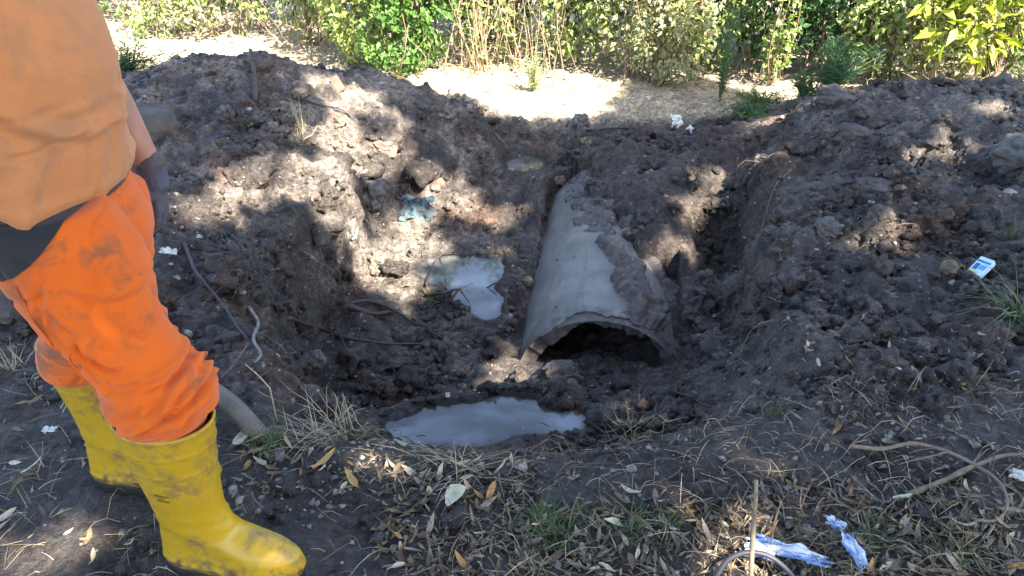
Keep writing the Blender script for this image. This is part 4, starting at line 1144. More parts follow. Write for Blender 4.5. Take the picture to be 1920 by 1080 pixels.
# --- scraps
def sheet(name, px, py, w_, h_, rot, mat, lab, cat, crump=.02, tilt=(0, 0), lift=.015, notch=.25, seed=0, n=22):
    u, v = np.meshgrid(np.linspace(-.5, .5, n), np.linspace(-.5, .5, n)); u, v = u.ravel(), v.ravel()
    edge = 1 + notch * pn(P3(u * 4 + seed, v * 4), 211)
    x, y = u * w_ * edge, v * h_ * (1 + notch * pn(P3(u * 5 + seed + 4, v * 5), 212))
    z = crump * (pn(P3(u * 3.3 + seed, v * 3.3), 213) + .6 * (1 - 2 * np.abs(pn(P3(u * 6 + seed, v * 6), 214))))
    Vt = np.stack([x, y, z], -1); Vb_ = Vt - np.array([0, 0, .0015])
    i = np.arange(n * n).reshape(n, n)
    Q = np.stack([i[:-1, :-1], i[:-1, 1:], i[1:, 1:], i[1:, :-1]], -1).reshape(-1, 4)
    bd = np.concatenate([i[0, :], i[1:, -1], i[-1, -2::-1], i[-2:0:-1, 0]]); bd2 = np.roll(bd, -1)
    E = np.stack([bd, bd + n * n, bd2 + n * n, bd2], -1)
    o = mesh_np(name, np.concatenate([Vt, Vb_]), np.concatenate([Q, Q[:, ::-1] + n * n, E]), mat)
    p = hit(px, py); nn = normals(p[:1], p[1:2], .05)[0]
    o.location = (p[0], p[1], surf1(p[0], p[1]) + lift)
    o.rotation_euler = (math.atan2(-nn[1], nn[2]) * .8 + tilt[0], math.atan2(nn[0], nn[2]) * .8 + tilt[1], R(rot))
    return tag(o, lab, cat)
t = NT('blue_white_foil'); t.set(Base_Color=t.mix(t.ramp(t.noise(16, 4), [(.45, 0), (.55, 1)]), (.62, .68, .78), (.20, .33, .60)), Roughness=.35, Specular_IOR_Level=.6); M_FOIL = t.m
M_PLASTIC = plain('white_plastic', (.62, .66, .68), .4, .2, 30, .1)
t = NT('teal_rag'); t.set(Base_Color=t.mix(t.ramp(t.noise(24, 5), [(.42, 0), (.62, 1)]), (.060, .105, .125), (.04, .045, .045)), Roughness=.8); M_RAG = t.m
M_PAPER = plain('pale_paper', (.60, .60, .56), .6, .25, 30, .2)
sheet('foil_scrap', 1475, 1052, .17, .035, -22, M_FOIL, 'long torn blue and white foil strip under the dark cable', 'scrap', .014, (.2, 0), .03, .5, 1)
sheet('foil_scrap', 1420, 1052, .07, .035, -5, M_FOIL, 'short white foil scrap beside the upright stalk', 'scrap', .012, (.2, 0), .03, .5, 2)
sheet('foil_scrap', 1564, 995, .045, .03, -40, M_FOIL, 'small bright foil scrap on the soil above the foil strip', 'scrap', .01, (.3, 0), .02, .5, 3)
sheet('foil_scrap', 1597, 1050, .09, .032, -75, M_FOIL, 'bluish foil strip standing beside the dark clod', 'scrap', .014, (.2, .2), .03, .5, 4)
sheet('foil_scrap', 1912, 905, .055, .03, -35, M_PAPER, 'white paper scrap by the thick grey brown branch', 'scrap', .01, (.2, 0), .02, .5, 5)
sheet('cloth_rag', 782, 398, .20, .15, -8, M_RAG, 'crumpled muddy teal rag lying in the pit', 'rag', .022, (.35, 0), .025, .5, 6, 34)
sheet('plastic_scrap', 1266, 243, .07, .085, 20, M_PAPER, 'white plastic sheet standing up from the mud beyond the pipe', 'plastic scrap', .02, (.8, 0), .06, .6, 7)
sheet('plastic_scrap', 1292, 250, .035, .035, 50, M_PLASTIC, 'small bluish plastic scrap next to the white plastic sheet', 'plastic scrap', .02, (.5, 0), .02, .6, 8)
sheet('plastic_scrap', 773, 153, .045, .04, 10, M_PLASTIC, 'tiny white plastic scrap on top of the heap', 'plastic scrap', .015, (.5, 0), .025, .5, 9)
sheet('foil_scrap', 318, 481, .06, .03, 5, M_PAPER, 'crumpled silvery wrapper behind the gloved hand', 'scrap', .015, (.2, 0), .02, .5, 10)
sheet('paper_scrap', 95, 812, .035, .022, 0, M_PAPER, 'little white paper scrap on the ground behind the boots', 'scrap', .008, (0, 0), .01, .4, 11)
sheet('paper_scrap', 840, 745, .018, .022, 0, M_PAPER, 'tiny white scrap on the far side of the large puddle', 'scrap', .006, (.4, 0), .01, .3, 12)
# red tile piece
v = np.array([(-.06,-.012,-.09),(.06,-.012,-.075),(.045,-.012,.085),(-.03,-.012,.09),(-.06,.012,-.09),(.06,.012,-.075),(.045,.012,.085),(-.03,.012,.09)])
o = mesh_np('tile_piece', v * .6, np.array([[0,1,2,3],[7,6,5,4],[0,4,5,1],[1,5,6,2],[2,6,7,3],[3,7,4,0]]), plain('terracotta', (.22, .095, .07), .9, .7, 14, .3), None, False)
p = hit(632, 166); o.location = p + [0, 0, .02]; o.rotation_euler = (-.7, -.45, .2)
bv = o.modifiers.new('bevel', 'BEVEL'); bv.width = .004; bv.segments = 2
tag(o, 'broken red terracotta tile piece sticking out of the heap', 'tile')
# cigarette packet
p = hit(1836, 512)
pk_ = empty('cigarette_packet', (p[0], p[1], surf1(p[0], p[1]) + .022)); pk_.rotation_euler = (R(30), R(-6), R(-62))
tag(pk_, 'crushed blue and white cigarette packet lying on the dark bank', 'packet')
def slab(x0, x1, y0, y1, z0, z1): return np.array([(x0,y0,z0),(x1,y0,z0),(x1,y1,z0),(x0,y1,z0),(x0,y0,z1),(x1,y0,z1),(x1,y1,z1),(x0,y1,z1)]), np.array([[3,2,1,0],[4,5,6,7],[0,1,5,4],[1,2,6,5],[2,3,7,6],[3,0,4,7]], dtype=np.int32)
M_PB = plain('packet_card', (.48, .62, .78), .4, .15, 60, .1); M_PD = plain('packet_ink', (.03, .13, .30), .4, .2, 60, 0); M_PT = plain('packet_teal', (.08, .33, .52), .4, .2, 60, 0); M_PY = plain('packet_yellow', (.62, .56, .10), .4, .2, 60, 0)
V, F = slab(-.0275, .0275, -.042, .042, -.011, .011); o = mesh_np('box', V, F, M_PB, pk_, False); b2 = o.modifiers.new('bevel', 'BEVEL'); b2.width = .002; b2.segments = 2
for nm, x0, x1, y0, y1, mt in [('printed_band', -.0262, .0262, .016, .026, M_PT), ('printed_band', -.022, .020, .018, .0235, M_PD), ('printed_panel', -.020, -.004, -.022, .008, M_PD), ('printed_panel', .000, .022, -.016, .006, M_PT), ('yellow_stripe', -.0262, .012, -.036, -.027, M_PY), ('dark_base', -.0262, .010, -.0405, -.0365, M_PD)]:
    V, F = slab(x0, x1, y0, y1, .0102, .0116 + (.0006 if mt is M_PD else 0)); mesh_np(nm, V, F, mt, pk_, False)

# --- dry leaves
t = NT('dry_leaf'); oi = t.n('ObjectInfo'); g = t.n('NewGeometry')
ad = t.n('Math', operation='ADD'); t.l(oi.outputs['Random'], ad.inputs[0]); t.l(g.outputs['Random Per Island'], ad.inputs[1]); fr = t.n('Math', operation='FRACT'); t.l(ad.outputs[0], fr.inputs[0])
cc = t.ramp(fr.outputs[0], [(0, (.20, .155, .10)), (.25, (.28, .23, .16)), (.45, (.15, .11, .07)), (.62, (.33, .285, .21)), (.8, (.10, .07, .045)), (.92, (.26, .15, .06)), (1, (.22, .19, .15))])
t.set(Base_Color=t.mix(1.0, cc, t.ramp(t.noise(70, 4), [(.3, .65), (.7, 1.12)]), 'MULTIPLY'), Roughness=.75, Specular_IOR_Level=.2); t.bump(t.noise(160, 2), .2, .001)
M_DRY = t.m
M_PALE = plain('pale_leaf', (.52, .50, .33), .6, .2, 50, .15, .001); M_ORANGE = plain('amber_leaf', (.46, .27, .075), .6, .35, 50, .15, .001)
def leaf_geo(Ln, Wd, curl, roll, twist, seed, broad=False):
    nu, nv = 9, 5
    u, v = np.meshgrid(np.linspace(0, 1, nu), np.linspace(-1, 1, nv), indexing='ij')
    wd = (np.sin(np.pi * u ** (.75 if not broad else .62)) ** (.9 if not broad else .6)) * Wd * .5
    wd = wd * (1 + .15 * pn(P3((u * 4 + seed).ravel(), v.ravel()), 221).reshape(u.shape))
    a = v * roll
    x = (u - .5) * Ln; y = wd * np.sin(a) / max(roll, 1e-3); z = wd * (1 - np.cos(a)) / max(roll, 1e-3) * 1.0
    z = z + curl * Ln * (u - .5) ** 2 + .06 * Ln * pn(P3((u * 3 + seed).ravel(), (v * 1.5).ravel()), 222).reshape(u.shape)
    tw = twist * (u - .5); y, z = y * np.cos(tw) - z * np.sin(tw), y * np.sin(tw) + z * np.cos(tw)
    i = np.arange(nu * nv).reshape(nu, nv)
    Q = np.stack([i[:-1, :-1], i[1:, :-1], i[1:, 1:], i[:-1, 1:]], -1).reshape(-1, 4)
    return np.stack([x, y, z], -1).reshape(-1, 3), Q
LV = [leaf_geo(random.uniform(.055, .095), random.uniform(.013, .024), random.uniform(-.5, 1.0), random.uniform(.5, 2.0), random.uniform(-2.0, 2.0), k * 3.1) for k in range(14)]
def leaf_spots(n, boxes):
    """pixels spread over regions of the ground: (x0, y0, x1, y1, weight)"""
    wts = np.array([b[4] for b in boxes], float); wts /= wts.sum(); out = []
    while len(out) < n:
        b = boxes[rng.choice(len(boxes), p=wts)]
        px, py = rng.uniform(b[0], b[2]), rng.uniform(b[1], b[3]); p = hit(px, py)
        if in_water(p[:1], p[1:2], 1.05)[0] or near_feet(p[:1], p[1:2], .2)[0] or (px < 720 and 930 < py and rng.random() < .9 and px > 420): continue
        out.append(p)
    return np.array(out)
LEAFSETS = [
 (150, [(700,860,1010,1080,3),(440,800,760,930,1.3),(980,960,1400,1080,2.6),(640,930,800,1080,.6),(1000,860,1250,960,.6)], 'leaf in the litter along the near pit lip', 'dry leaves along the near pit lip'),
 (95, [(1600,960,1920,1080,5),(1400,980,1640,1080,1.0),(1620,880,1920,980,1.6)], 'leaf in the thick litter under the looping root', 'dry leaves under the looping root'),
 (30, [(1500,640,1920,860,3),(1450,600,1700,800,1)], 'leaf alone on the bare bank below the blue packet', 'dry leaves on the bare bank'),
 (12, [(0,700,150,1080,3),(30,680,300,860,2),(0,880,300,1080,1)], 'leaf on the trodden ground round the yellow boots', 'dry leaves round the boots'),
]
LEAF_COL = [('beige', (.36, .29, .195)), ('pale straw coloured', (.50, .435, .325)), ('brown', (.18, .13, .08)), ('grey brown', (.22, .19, .155)), ('dark brown', (.14, .095, .06)), ('rusty', (.40, .225, .085))]
LEAF_MAT = [plain('dry_leaf_' + n_.replace(' ', '_'), c_, .75, .3, 70, .2, .001, .2) for n_, c_ in LEAF_COL]
LEAF_SH = [('flat', .15, .5, .3), ('rolled', .5, 2.4, .8), ('bowed', 1.1, .9, .5), ('twisted', .4, 1.2, 2.6)]
LOOK = []
for cn, mt in zip([c_[0] for c_ in LEAF_COL], LEAF_MAT):
    for sn, cu, ro, tw in LEAF_SH:
        for zn, Ln, Wd in (('short', .042, .015), ('long', .072, .018)):
            V, Q = leaf_geo(Ln, Wd, cu, ro, tw, len(LOOK) * 3.1); o = mesh_np('leaf_shape', V, Q, mt); me = o.data; bpy.data.objects.remove(o)
            LOOK.append((zn + ' ' + sn + ' ' + cn, me))
def put_leaf(p, me, lab, grp, lift=.001, tilt=.5, name='dry_leaf'):
    o = bpy.data.objects.new(name, me); COL.objects.link(o)
    nn = normals(p[:1], p[1:2], .03)[0]
    o.location = (p[0], p[1], surf1(p[0], p[1]) + lift + rng.random() * .012)
    o.rotation_euler = (math.atan2(-nn[1], nn[2]) + rng.normal(0, tilt), math.atan2(nn[0], nn[2]) + rng.normal(0, tilt), rng.uniform(0, 6.28))
    s = rng.uniform(.85, 1.15); o.scale = (s, s, s)
    return tag(o, lab, 'leaf', grp)
LW = np.repeat([.30, .22, .16, .18, .09, .05], 8); LW = LW / LW.sum()
for n, boxes, lab, grp in LEAFSETS:
    for p in leaf_spots(n, boxes):
        look, me = LOOK[rng.choice(len(LOOK), p=LW)]
        put_leaf(p, me, look + ' ' + lab, grp)
for k, (px, py, Ln, Wd, mt, lab) in enumerate([(853,940,.075,.055,M_PALE,'round pale yellow leaf lying on the litter near the pit lip'),(455,832,.075,.045,M_PALE,'crumpled pale leaf by the grass tuft beside the boot'),(610,872,.10,.026,M_ORANGE,'amber leaf curled by the dry grass at the pit lip'),(660,908,.11,.022,M_ORANGE,'long amber leaf pointing along the pit lip'),
        (1802,728,.06,.026,M_ORANGE,'folded amber leaf on the bare bank'),(1592,688,.055,.018,M_ORANGE,'slim tan leaf lying alone beside the steep side'),(1150,990,.075,.03,M_PALE,'pale curled leaf by the grass beneath the puddle lip'),(1690,940,.05,.03,M_PALE,'pale oval leaf beside the thick branch')]):
    V, Q = leaf_geo(Ln, Wd, .3, .7, .4, k * 5.0, k in (0, 1, 6, 7)); o = mesh_np('leaf_one', V, Q, mt); me = o.data; bpy.data.objects.remove(o)
    put_leaf(hit(px, py), me, lab, None, .012, .2)
# the smaller litter nobody could count
parts = []
for p in leaf_spots(1500, [(700,850,1010,1080,3),(440,800,760,960,1.4),(980,940,1420,1080,2.4),(1400,900,1920,1080,4.5),(0,650,300,1080,.35),(1450,600,1920,900,1.0)]):
    V, Q = LV[rng.integers(len(LV))]
    nn = normals(p[:1], p[1:2], .03)[0]
    Mx = np.array(Matrix.Rotation(math.atan2(nn[0], nn[2]) + rng.normal(0, .4), 3, 'Y') @ Matrix.Rotation(math.atan2(-nn[1], nn[2]) + rng.normal(0, .4), 3, 'X') @ Matrix.Rotation(rng.uniform(0, 6.28), 3, 'Z')) * rng.uniform(.3, .75)
    parts.append((V @ Mx.T + np.array([p[0], p[1], surf1(p[0], p[1]) + .004]), [Q]))
tag(mesh_np('leaf_litter', *join(parts), M_DRY), 'small broken dry leaves littering the near ground', 'leaf litter', kind='stuff')
# straw, bark bits and fine dead stems
t = NT('straw_bits'); g = t.n('NewGeometry')
t.set(Base_Color=t.ramp(g.outputs['Random Per Island'], [(0, (.05, .038, .03)), (.35, (.12, .09, .065)), (.65, (.28, .215, .145)), (1, (.46, .38, .26))]), Roughness=.8, Specular_IOR_Level=.2); M_BITS = t.m
def strands(n, spots, lmin, lmax, r, hang=0.0, up=.0):
    P = spots(n); n = len(P)
    ang = rng.uniform(0, 6.28, n); Ls = rng.uniform(lmin, lmax, n)
    nn = normals(P[:, 0], P[:, 1], .03)
    d = np.stack([np.cos(ang), np.sin(ang), np.zeros(n)], -1); d = d - nn * (d * nn).sum(1)[:, None]; d[:, 2] -= hang; d += nn * (up * rng.random(n))[:, None]
    d /= np.linalg.norm(d, axis=1)[:, None]
    sd = np.cross(d, nn); sd /= np.linalg.norm(sd, axis=1)[:, None] + 1e-9
    P = P + nn * .004
    bend = rng.normal(0, .25, n)[:, None]; lift = np.abs(rng.normal(0, .18, n))[:, None]
    V = []
    for f in (0, .33, .67, 1.0):
        cpt_ = P + d * (Ls * f)[:, None] + sd * bend * Ls[:, None] * f * (f - .4) + nn * (lift * Ls[:, None] * np.sin(np.pi * f))
        rr = (r * rng.uniform(.6, 1.3, n) * (1 - .5 * f))[:, None]
        for k in range(3): V.append(cpt_ + rr * (sd * math.cos(k * 2.094) + nn * math.sin(k * 2.094)))
    V = np.stack(V, 1)
    base = np.array([[s * 3 + k, s * 3 + (k + 1) % 3, s * 3 + 3 + (k + 1) % 3, s * 3 + 3 + k] for s in range(3) for k in range(3)])
    return V.reshape(-1, 3), (base[None] + (np.arange(n) * 12)[:, None, None]).reshape(-1, 4)
def spots_world(n):
    y = 1.0 * (2.0 / 1.0) ** rng.random(n); x = rng.uniform(-.8, .8, n) * y * 1.3; ok = ~near_feet(x, y, .17) & (rng.random(n) < np.where(x < -.2, .3, 1)); x, y = x[ok], y[ok]
    return np.stack([x, y, surf(x, y)], -1)
V, Q = strands(4200, spots_world, .02, .11, .0012, 0, .3)
def spots_wall(n):
    y = rng.uniform(1.9, 4.9, n * 3); x = rng.uniform(-2.4, 2.4, n * 3); nz = normals(x, y, .04)[:, 2]
    ok = (nz < .80) & ~on_pipe(x, y) & ~in_water(x, y); x, y = x[ok][:n], y[ok][:n]
    return np.stack([x, y, surf(x, y)], -1)
V2, Q2 = strands(1100, spots_wall, .03, .16, .0011, .8, .5)
fl = []
for p in PUDDLES[:2]:
    for b_ in p['blobs']:
        for _ in range(3):
            a1_, r1_ = rng.uniform(0, 6.28), rng.random() ** .5 * .95
            c1_ = np.array([b_['x'] + math.cos(a1_) * r1_ * b_['rx'], b_['y'] + math.sin(a1_) * r1_ * b_['ry'], p['level'] + .001]); a2_, l2_ = rng.uniform(0, 6.28), rng.uniform(.01, .05)
            e_ = np.array([math.cos(a2_), math.sin(a2_), 0]) * l2_
            fl.append(tube(np.array([c1_, c1_ + e_ * .5 + [0, .003, .002], c1_ + e_]), rng.uniform(.0008, .0018), 4))
V3, F3 = join(fl)
V = np.concatenate([V, V3]); Q = np.concatenate([Q, F3[0] + len(V) - len(V3)])
tag(mesh_np('straw_litter', np.concatenate([V, V2]), np.concatenate([Q, Q2 + len(V)]), M_BITS), 'fine dead stems, rootlets and straw bits on the soil', 'straw', kind='stuff')

# ================================================================ GRASS, WEEDS, HEDGE, FENCE
def blades(n, h, spread, wd, lean=.5, seg=4, droop=.6):
    """grass tuft at the origin"""
    ang = rng.uniform(0, 6.28, n); L_ = h * rng.uniform(.55, 1.15, n); le = np.abs(rng.normal(lean, .35, n))
    b = rng.normal(0, spread * .35, (n, 2)); d = np.stack([np.cos(ang), np.sin(ang)], -1); s_ = np.stack([-d[:, 1], d[:, 0]], -1)
    V = []
    for k in range(seg + 1):
        f = k / seg
        out = L_ * (le * f + droop * le * f * f) * .8; up_ = L_ * (f - .45 * droop * le * f * f)
        ww = wd * (1 - f) ** .7 + .0004
        for sg in (-1, 1):
            V.append(np.concatenate([b + d * out[:, None] + s_ * (sg * ww * .5), up_[:, None]], 1))
    V = np.stack(V, 1); m = 2 * (seg + 1)
    base = np.array([[2 * k, 2 * k + 1, 2 * k + 3, 2 * k + 2] for k in range(seg)])
    return V.reshape(-1, 3), (base[None] + (np.arange(n) * m)[:, None, None]).reshape(-1, 4)
M_GRASS = leaf_mat('grass_blade', [(.045, .085, .025), (.075, .125, .035), (.05, .095, .04), (.16, .15, .06)], .2)
M_DRYG = leaf_mat('dry_grass', [(.34, .27, .165), (.46, .39, .26), (.25, .19, .12)], .15, .8, .15)
def tuft(px, py, n, h, spread, wd, mat, lab, name='grass_tuft', cat='grass', lean=.5, droop=.6, grp=None):
    p = hit(px, py); V, Q = blades(n, h, spread, wd, lean, 4, droop)
    V[:, 2] += surf(V[:, 0] + p[0], V[:, 1] + p[1]) - surf1(p[0], p[1]) - .004
    o = mesh_np(name, V, Q, mat); o.location = (p[0], p[1], surf1(p[0], p[1])); return tag(o, lab, cat, grp)
tuft(505,838,70,.085,.07,.0030,M_GRASS,'green grass tuft at the pit lip beside the yellow boot')
tuft(1035,1010,90,.075,.11,.0032,M_GRASS,'green grass patch in the leaf litter under the pit lip', lean=.7)
tuft(1015,975,50,.07,.06,.0030,M_GRASS,'short grass tuft behind the larger grass patch', lean=.6)
tuft(1915,590,70,.17,.08,.0040,M_GRASS,'long drooping grass clump on the bank near the blue packet', lean=1.0, droop=.9)
tuft(1885,445,22,.10,.05,.0035,M_GRASS,'small weedy tuft above the blue packet', lean=.5)
tuft(1450,778,26,.07,.04,.0028,M_GRASS,'thin grass tuft on the soil between puddle and bank')
tuft(1190,985,30,.05,.05,.0045,M_GRASS,'low green weed beside the pale curled leaf', lean=.9)
tuft(1255,998,22,.045,.04,.0050,M_GRASS,'tiny bright weed in the litter', lean=.9)
tuft(1640,1010,50,.06,.10,.0030,M_GRASS,'grass tuft beside the bluish foil strip', lean=.8)
tuft(1800,1040,60,.055,.08,.0030,M_GRASS,'grass growing through the thick leaf litter', lean=.8)
tuft(810,562,24,.05,.035,.0060,M_GRASS,'small green weed by the branch puddle', lean=.9)
tuft(560,240,26,.12,.05,.0030,M_DRYG,'tuft of pale straw on the sunlit heap')
tuft(570,250,10,.15,.03,.0050,M_DRYG,'few bleached grass blades beside the dark root')
tuft(650,812,55,.12,.10,.0030,M_DRYG,'tangled dry grass hanging over the pit lip',lean=1.1,droop=.7)
tuft(590,822,55,.10,.10,.0030,M_DRYG,'flattened dry grass at the pit lip beside the green tuft',lean=1.1,droop=.8)
tuft(870,880,40,.10,.10,.0028,M_DRYG,'sparse dry grass below the large puddle',lean=1.2,droop=.8)
tuft(1180,815,40,.10,.10,.0026,M_DRYG,'wispy dry grass on the far side of the pit lip',lean=1.1)
tuft(470,490,90,.13,.13,.0022,plain('dead_root_mat', (.07, .06, .055), .7, .5, 60, 0),'mat of dead fibrous roots slumped over the bank','root_mat','roots',lean=1.3,droop=.9)
tuft(30,690,30,.08,.06,.0026,M_DRYG,'sparse dry grass behind the far boot',lean=.9)
for k, (px, py) in enumerate([(60,960),(230,1010),(40,880),(330,890)]):
    tuft(px, py, 14, .05, .10, .0018, M_BITS, ['wisps of dead grass beside the far boot', 'wisps of dead grass in front of the far boot', 'thin wisps of dead grass behind both boots', 'wisps of dead grass between the two boots'][k], 'dry_grass_tuft', 'grass', 1.3, .9, 'dead grass on the trodden ground')

# --- leafy plants
def greens(name, cols, tr=.35): return leaf_mat(name, cols, tr)
M_G = dict(
 light=greens('leaf_light', [(.17, .24, .055), (.26, .31, .10), (.12, .20, .045), (.32, .34, .14)]),
 mid=greens('leaf_mid', [(.06, .14, .03), (.10, .19, .04), (.05, .11, .025)]),
 dark=greens('leaf_dark', [(.035, .085, .028), (.055, .12, .035), (.03, .07, .03)]),
 lime=greens('leaf_lime', [(.30, .38, .03), (.40, .45, .06), (.22, .32, .03)], .45),
 pale=greens('leaf_pale', [(.26, .29, .14), (.33, .34, .18), (.20, .24, .10), (.34, .28, .16)]),
 blue=greens('leaf_bluegreen', [(.05, .12, .055), (.07, .15, .06), (.04, .10, .05)]))
M_STEM = plain('hedge_stem', (.17, .125, .085), .85, .5, 20, .3)
M_CANE = plain('dry_cane', (.30, .22, .14), .8, .4, 20, .2)
def bush(x, y, h, rx, ry, nleaf, ln, mk, lab, name='bush', cat='bush', nstem=9, grp=None, low=.02, hollow=.35, stem=M_STEM, aspect=.55, thr=-.15, seed=0):
    y2 = y - .17 * x + .35 * max(0, -x - .8); x = x * (y2 * CP + 1.9 * SP) / (y * CP + 1.9 * SP); y = y2
    z0 = surf1(x, y)
    root_ = tag(empty(name, (x, y, z0)), lab, cat, grp)
    n = int(nleaf * 2.2)
    P = rand_unit(n) * (rng.random(n) ** (1 / 3.2))[:, None]
    P = P * np.array([rx, ry, h * .5]) + np.array([0, 0, h * .5 + low])
    nzv = fbm((P + [x, y, 0]) * np.array([4.2, 4.2, 4.2]), 3, 231 + seed)
    P = P[(nzv > thr) & (P[:, 2] > .005)][:nleaf]
    n = len(P)
    outw = P - np.array([0, 0, h * .4]); outw /= np.linalg.norm(outw, axis=1)[:, None] + 1e-6
    D = rand_unit(n) * .8 + outw * .5 + np.array([0, 0, -.15]); Nn_ = rand_unit(n) * .7 + outw * .5 + np.array([0, 0, .7])
    Ls = ln * rng.uniform(.6, 1.3, n)
    V, F = leaf_quads(P, D, Nn_, Ls, Ls * aspect * rng.uniform(.8, 1.2, n))
    mesh_np('foliage', V, F, M_G[mk], root_)
    st = []
    for k in range(nstem):
        b = np.array([rng.normal(0, rx * .3), rng.normal(0, ry * .3), -.03]); tp = np.array([rng.normal(0, rx * .55), rng.normal(0, ry * .5), h * rng.uniform(.6, 1.0)])
        st.append(strand([b, (b + tp) / 2 + np.array([rng.normal(0, .05), rng.normal(0, .05), 0]), tp], rng.uniform(.004, .010), 12, .02, k, 5, .35))
    mesh_np('stems', *join(st), stem, root_)
    return root_
def canes(x, y, w_, h, n, mat, lab, name='dry_reeds', cat='reeds', leafy=None, lean=.15, r=.005, d=.25):
    y2 = y - .17 * x + .35 * max(0, -x - .8); x = x * (y2 * CP + 1.9 * SP) / (y * CP + 1.9 * SP); y = y2
    z0 = surf1(x, y); root_ = tag(empty(name, (x, y, z0)), lab, cat)
    st = []; LP, LD = [], []
    for k in range(n):
        b = np.array([rng.uniform(-w_, w_) * .5, rng.uniform(-d, d) * .5, -.03]); tp = b + np.array([rng.normal(0, lean * h), rng.normal(0, lean * h * .6), h * rng.uniform(.55, 1.05)])
        st.append(strand([b, (b + tp) / 2 + np.array([rng.normal(0, .03), rng.normal(0, .02), 0]), tp], r * rng.uniform(.5, 1.3), 10, .012, k, 5, .4))
        for q_ in range(4):
            f = rng.uniform(.1, .9); LP.append(b + (tp - b) * f); LD.append([rng.normal(), rng.normal(), rng.normal(.1, .6)])
    mesh_np('stems', *join(st), mat, root_)
    if leafy:
        V, F = leaf_quads(np.array(LP), np.array(LD), rand_unit(len(LP), .8), rng.uniform(.04, .10, len(LP)), .014)
        mesh_np('foliage', V, F, leafy, root_)
    return root_
def xw(px, y, z=-.3): return float(at(px, 540 - 390, y=y)[0])   # x of a pixel column at distance y
def X(px, y): return (px - 960) / FPX * (y * CP + 1.9 * SP)
HB = 'bushes of the sunlit hedge'
bush(X(690,6.15),6.15,1.5,.42,.32,2600,.060,'light','pale green leafy bush beside the denser dark green bush',seed=1,grp=HB)
bush(X(790,6.25),6.25,1.6,.36,.34,3200,.060,'mid','dense dark green bush in the middle of the hedge',seed=2,grp=HB,thr=-.25)
bush(X(745,5.95),5.95,.55,.28,.2,800,.05,'mid','low green growth spilling out at the foot of the dense bush',seed=3,grp=HB)
canes(X(900,6.35),6.35,.75,1.3,26,M_CANE,'stand of brown dry canes between two green bushes',leafy=M_G['pale'],lean=.2)
bush(X(915,6.5),6.5,1.3,.42,.25,1500,.05,'light','thin green growth showing through the dry canes',seed=40,grp=HB,thr=.0)
canes(X(960,6.2),6.2,.7,.8,30,M_CANE,'thin dry weeds in front of the canes',leafy=M_G['pale'],r=.0035)
bush(X(1075,6.5),6.5,1.6,.45,.35,2600,.050,'light','light green small leaved bush beside the dry canes',seed=4,grp=HB)
bush(X(1195,6.35),6.35,1.5,.40,.32,2600,.052,'pale','pale dusty bush with small yellowish leaves',seed=5,grp=HB)
bush(X(1255,6.15),6.15,.75,.30,.25,1200,.048,'pale','low pale bush sprawling onto the dry ground',seed=6,grp=HB)
bush(X(1330,6.55),6.55,1.5,.36,.32,2000,.052,'light','light green bush behind the tall feathery weed',seed=7,grp=HB)
bush(X(1440,6.5),6.5,1.6,.40,.3,2100,.055,'dark','shaded dark bush hung with pale creeper',seed=8,grp=HB,thr=-.1)
bush(X(1445,6.2),6.2,.9,.12,.12,380,.055,'light','narrow strand of light creeper hanging before the dark bush',seed=9,grp=HB,nstem=4)
bush(X(1545,6.55),6.55,1.7,.36,.3,2300,.058,'dark','dark ivy covered bush by the bare stretch of wire',seed=10,grp=HB)
bush(X(1650,6.3),6.3,1.5,.42,.3,2700,.056,'light','yellow green bush next to the broad leaved plant',seed=11,grp=HB)
bush(X(1740,6.15),6.15,.9,.36,.26,1500,.05,'pale','pale low bush under the broad leaved plant',seed=12,grp=HB)
bush(X(1790,6.05),6.05,.85,.42,.25,430,.13,'lime','broad leaved lime green plant glowing in the sun','broadleaf_plant','plant',7,low=.18,aspect=.42,thr=-.4,seed=13)
bush(X(1890,6.4),6.4,1.5,.40,.3,1900,.052,'mid','green bush tangled with dead twigs at the wire fence',seed=14,grp=HB)
bush(X(590,6.5),6.5,1.4,.36,.3,1100,.05,'light','thin airy bush beside the reddish post',seed=15,grp=HB,thr=.02)
bush(X(470,6.55),6.55,1.2,.42,.3,1000,.055,'light','sparse yellow green bush growing through the wire',seed=16,grp=HB,thr=.02)
bush(X(310,6.2),6.2,.55,.40,.28,700,.055,'light','low bright weeds at the foot of the fence near the worker',seed=17,grp=HB,thr=-.05)
bush(X(395,6.35),6.35,.5,.40,.25,600,.05,'pale','dry pale weeds along the foot of the wire',seed=18,grp=HB)
bush(X(200,6.45),6.45,1.3,.45,.3,1400,.055,'mid','leafy bush behind the worker',seed=19,grp=HB)
TH = ['dark thicket ' + a for a in ('well beyond the worker', 'right behind the worker', 'seen past the orange shirt', 'closing the gap of dead stems', 'by the reddish post', 'backing the pale and dense bushes', 'backing the dry canes', 'backing the light small leaved bush', 'backing the pale dusty bush', 'backing the shaded creeper bush', 'backing the ivy covered bush', 'backing the lime plant', 'past the bush with dead twigs', 'at the far end')]
for k, (px, y, h) in enumerate([(-150,7.6,2.0),(60,7.5,2.2),(250,7.35,2.0),(420,7.3,2.1),(600,7.3,2.0),(760,7.3,2.2),(930,7.25,2.0),(1100,7.3,2.1),(1270,7.3,2.2),(1440,7.3,2.0),(1600,7.3,2.1),(1770,7.3,2.2),(1940,7.3,2.0),(2120,7.4,2.1)]):
    bush(X(px, y), y, h, .62, .45, 2600, .085, 'dark', TH[k] + ' behind the fence', 'thicket', 'thicket', 12, 'thicket behind the fence', thr=-.5, seed=30 + k)
canes(X(420,6.75),6.75,3.0,1.3,60,M_CANE,'bare dead stems leaning along the wire fence','dead_weeds','weeds',None,.25,.006)
